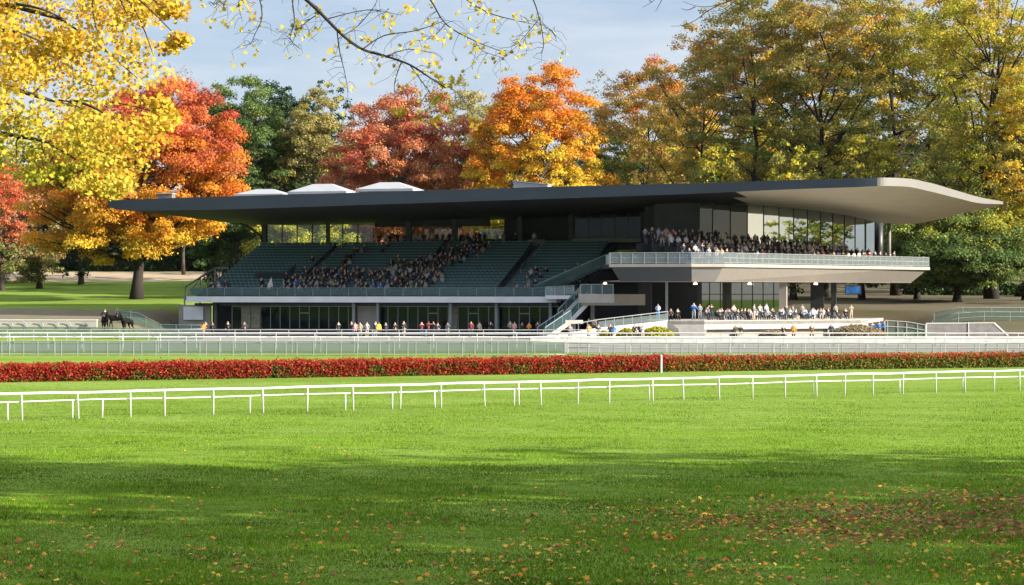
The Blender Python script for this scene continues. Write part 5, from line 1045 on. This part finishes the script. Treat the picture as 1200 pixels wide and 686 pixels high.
for px, Y, top, pose in ((238,232,'orange','stand'),(241,233,'charcoal','stand'),(249,233,'black','walk'),(412,233,'black','stand'),(416,234,'pink','stand'),(422,233,'beige','stand'),(430,234,'grey','stand'),(440,233,'navy','stand'),(444,232.5,'yellow','stand'),(452,234,'navy','walk'),(463,234,'black','stand'),(494,233,'burgundy','stand'),(502,234,'burgundy','stand'),(508,233,'black','stand'),(513,234,'navy','stand'),(552,233,'burgundy','stand'),(562,234,'beige','stand'),(575,234,'black','stand'),(598,234,'grey','walk'),(603,233,'pink','stand'),(612,234,'black','stand'),(620,235,'orange','stand'),(630,235,'brown','stand'),(637,236,'charcoal','stand')):
    X = (px-600)/F*Y; gp.append(person((X,Y,gz(X,Y)),pose,top))
for _ in range(26):
    px, Y = prnd.gauss(prnd.choice([285,405,425,460,505,520,560,600,628]), 11), prnd.uniform(235,239.5); X = (px-600)/F*Y
    if w2l(X,Y)[1] < -1.6 and all(abs(o.location.x-X) > .55 for o in gp): gp.append(person((X,Y,gz(X,Y)), prnd.choice(['stand','stand','walk']), prnd.choice(['black','black','navy','charcoal','navy','grey'])))
finish(gp, lambda d, n: f'person in {d} outside the glazed lower storey, {n} from left', 'people outside the lower storey')
rp2 = []
for px, Y, top, pose in ((668,218.5,'grey','stand'),(690,218.6,'orange','stand'),(701,218.6,'charcoal','stand'),(715,218.2,'olive','stand'),(719,218,'blue','walk'),(744,217.6,'black','stand'),(750,217.9,'black','stand'),(753,217.5,'white','stand'),(862,219.5,'olive','stand'),(868,219.4,'charcoal','stand'),(918,219.4,'black','stand'),(930,219.2,'orange','stand'),(974,219,'navy','stand'),(951,219.5,'brown','walk')):
    X = (px-600)/F*Y; rp2.append(person((X,Y,gz(X,Y)),pose,top))
finish(rp2, lambda d, n: f'person in {d} on the forecourt before the ramp and terrace, {n} from left', 'people on the forecourt')
ru = []
for px, Y, z, top in ((697,232.5,.35,'beige'),(690,233,.35,'black'),(712,236,.35,'black'),(718,236,.35,'charcoal'),(724,236,.35,'navy'),(731,236.5,.35,'black'),(738,236,.35,'charcoal'),(748,237,.35,'grey')):
    X = (px-600)/F*Y; ru.append(person((X,Y,z),'stand',top))
finish(ru, lambda d, n: f'person in {d} in the shade under the stair landing, {n} from left', 'people under the stair landing')
st_ = thing('platform', 'low concrete platform in the shade below the stair landing', 'platform', (6.5,229.9,0)); MB().box(0,8.5,0,8,.0,.33).build('deck','concrete',st_); MB().box(-.05,8.5,-.12,-.01,.0,.36).build('edging','terrace_white',st_)
ra_ = []
for px, Y, z in ((1022,234,1.93),(1030,236,1.93),(1012,233.5,1.93),(1036,235.5,1.93)):
    X = (px-600)/F*Y; z = 1.93 if X < 37 else gz(X,Y); ra_.append(person((X,Y,z),'stand',prnd.choice(['navy','light blue','black','blue'])))
finish(ra_, lambda d, n: f'person in {d} at the right end of the terrace, {n} from left', 'people at the end of the terrace')
# furled flag on the stand rail
f = thing('furled_flag', 'furled white and red flag leaning on the rail of the stand', 'flag', tuple(l2w(s_at(317,.3),.3,4.4)), -TH)
MB().tube([(0,0,0),(.1,0,2.2)],.025,6).build('staff','frame_metal',f); MB().add([(.08,-.03,2.1),(-.35,-.10,1.1),(-.25,-.14,.75),(.30,-.12,.7),(.32,-.06,1.2),(.08,.03,2.1),(-.3,.10,1.1),(.25,.10,.75)],[(0,1,2,3,4),(5,7,6),(0,5,6,1),(1,6,2),(2,6,7,3),(3,7,4),(4,7,5,0)]).build('cloth','cloth_white',f); MB().add([(.10,-.15,1.1),(.0,-.17,.55),(.38,-.16,.5),(.36,-.10,1.0)],[(0,1,2,3)]).build('cloth','cloth_red',f)
# ------------------------------------------------------------------ horses and riders
mat('horse_black', (.007,.006,.0055), .8, .3, 4, spec=.1); mat('horse_hair', (.008,.007,.007), .8, .2, 20)
def horse_mesh(step=0.):
    J = {'bar':((0,.0,1.22),.30),'che':((0,-.55,1.22),.27),'rum':((0,.58,1.28),.27),'nk1':((0,-.86,1.48),.17),'nk2':((0,-1.12,1.80),.125),'pol':((0,-1.27,1.98),.10),'fac':((0,-1.50,1.76),.085),'muz':((0,-1.64,1.56),.065)}
    B = [('bar','che'),('bar','rum'),('che','nk1'),('nk1','nk2'),('nk2','pol'),('pol','fac'),('fac','muz')]
    for s in (1,-1):
        n = 'L' if s > 0 else 'R'; d = step*s
        J[n+'fs']=((s*.15,-.60,.98),.12);J[n+'fk']=((s*.15,-.62-d*.8,.56),.06);J[n+'ff']=((s*.15,-.60-d,.14),.042);J[n+'fh']=((s*.15,-.65-d,.045),.055)
        J[n+'hs']=((s*.16,.66,1.02),.155);J[n+'hk']=((s*.16,.52+d*.3,.80),.10);J[n+'ho']=((s*.16,.80+d*.7,.54),.055);J[n+'hf']=((s*.16,.74+d,.14),.042);J[n+'hh']=((s*.16,.69+d,.045),.055)
        J[n+'ea']=((s*.06,-1.24,2.12),.022)
        B += [('che',n+'fs'),(n+'fs',n+'fk'),(n+'fk',n+'ff'),(n+'ff',n+'fh'),('rum',n+'hs'),(n+'hs',n+'hk'),(n+'hk',n+'ho'),(n+'ho',n+'hf'),(n+'hf',n+'hh'),('pol',n+'ea')]
    m = skinned('body', J, B); m.materials.append(M['horse_black']); return m
hm = horse_mesh(.16)
tl = MB(); tl.tube([(0,.84,1.38),(0,1.02,1.25),(0,1.06,.9),(0,1.02,.6)],[.05,.075,.08,.02],7); tlm = tl.mesh('tail','horse_hair',True)
mn = MB()
for i in range(7): u = i/6; mn.tube([(0,-.80-.42*u,1.66+.38*u),(.09,-.80-.40*u,1.58+.36*u),(.13,-.78-.40*u,1.44+.36*u)],[.05,.045,.012],5)
mnm = mn.mesh('mane','horse_hair',True)
sdl = MB(); sdl.tube([(-.30,.02,1.30),(-.22,.02,1.48),(0,.02,1.55),(.22,.02,1.48),(.30,.02,1.30)],[.10,.14,.15,.14,.10],8); sdm = sdl.mesh('saddle','shoe_black',True)
Jr = person_mesh(('knee','knee','sit'))
for px, Y, rz, lab, rider in ((123,230,R(20),'dark horse with its chest to the lawn, leftmost of three by the white wall','dark clad rider on the leftmost dark horse'),(137,231.5,R(-82),'dark horse standing broadside between two others by the white wall','dark clad rider with a raised head on the broadside dark horse'),(149,230,R(-25),'dark horse nearest the grandstand, turned half towards the lawn',None)):
    X = (px-600)/F*Y; z = tz(X,Y)+.03; t = thing('horse', lab, 'horse', (X,Y,z), rz, 'dark horses at the left end'); link('body', hm, t); link('tail', tlm, t); link('mane', mnm, t)
    if rider:
        link('saddle', sdm, t); o = person((X,Y,z+1.10), 'sit', 'black', 'black', rz, mesh=Jr, sc_=.95); o.rotation_euler = (0,0,rz); del o['_d']; o['label'] = 'person, '+rider; o['group'] = 'riders on the dark horses'

# past three hundred people, the farthest ones stay together as one crowd
pp = sorted((o for o in bpy.data.objects if o.name.split('.')[0] == 'person'), key=lambda o: o.location.y*(1 if o.location.z < 12 else 1.1))
rest = pp[298:]
if rest:
    bpy.context.view_layer.update(); vs, fs, mi, mats_ = [], [], [], []; nv_ = 0
    for o in rest:
        me = o.data; k = len(me.vertices); co = np.empty(k*3, np.float32); me.vertices.foreach_get('co', co); m4 = np.array(o.matrix_world); co = co.reshape(-1,3)@m4[:3,:3].T+m4[:3,3]; vs.append(co)
        sm = []
        for sl_ in o.material_slots:
            if sl_.material not in mats_: mats_.append(sl_.material)
            sm.append(mats_.index(sl_.material))
        for f in me.polygons: fs.append(tuple(i+nv_ for i in f.vertices)); mi.append(sm[f.material_index])
        nv_ += k; bpy.data.objects.remove(o)
    me = bpy.data.meshes.new('crowd'); me.from_pydata(np.concatenate(vs).tolist(), [], fs)
    for m in mats_: me.materials.append(m)
    me.polygons.foreach_set('material_index', mi); me.polygons.foreach_set('use_smooth', [True]*len(fs)); o = link('crowd', me); o['kind'] = 'stuff'
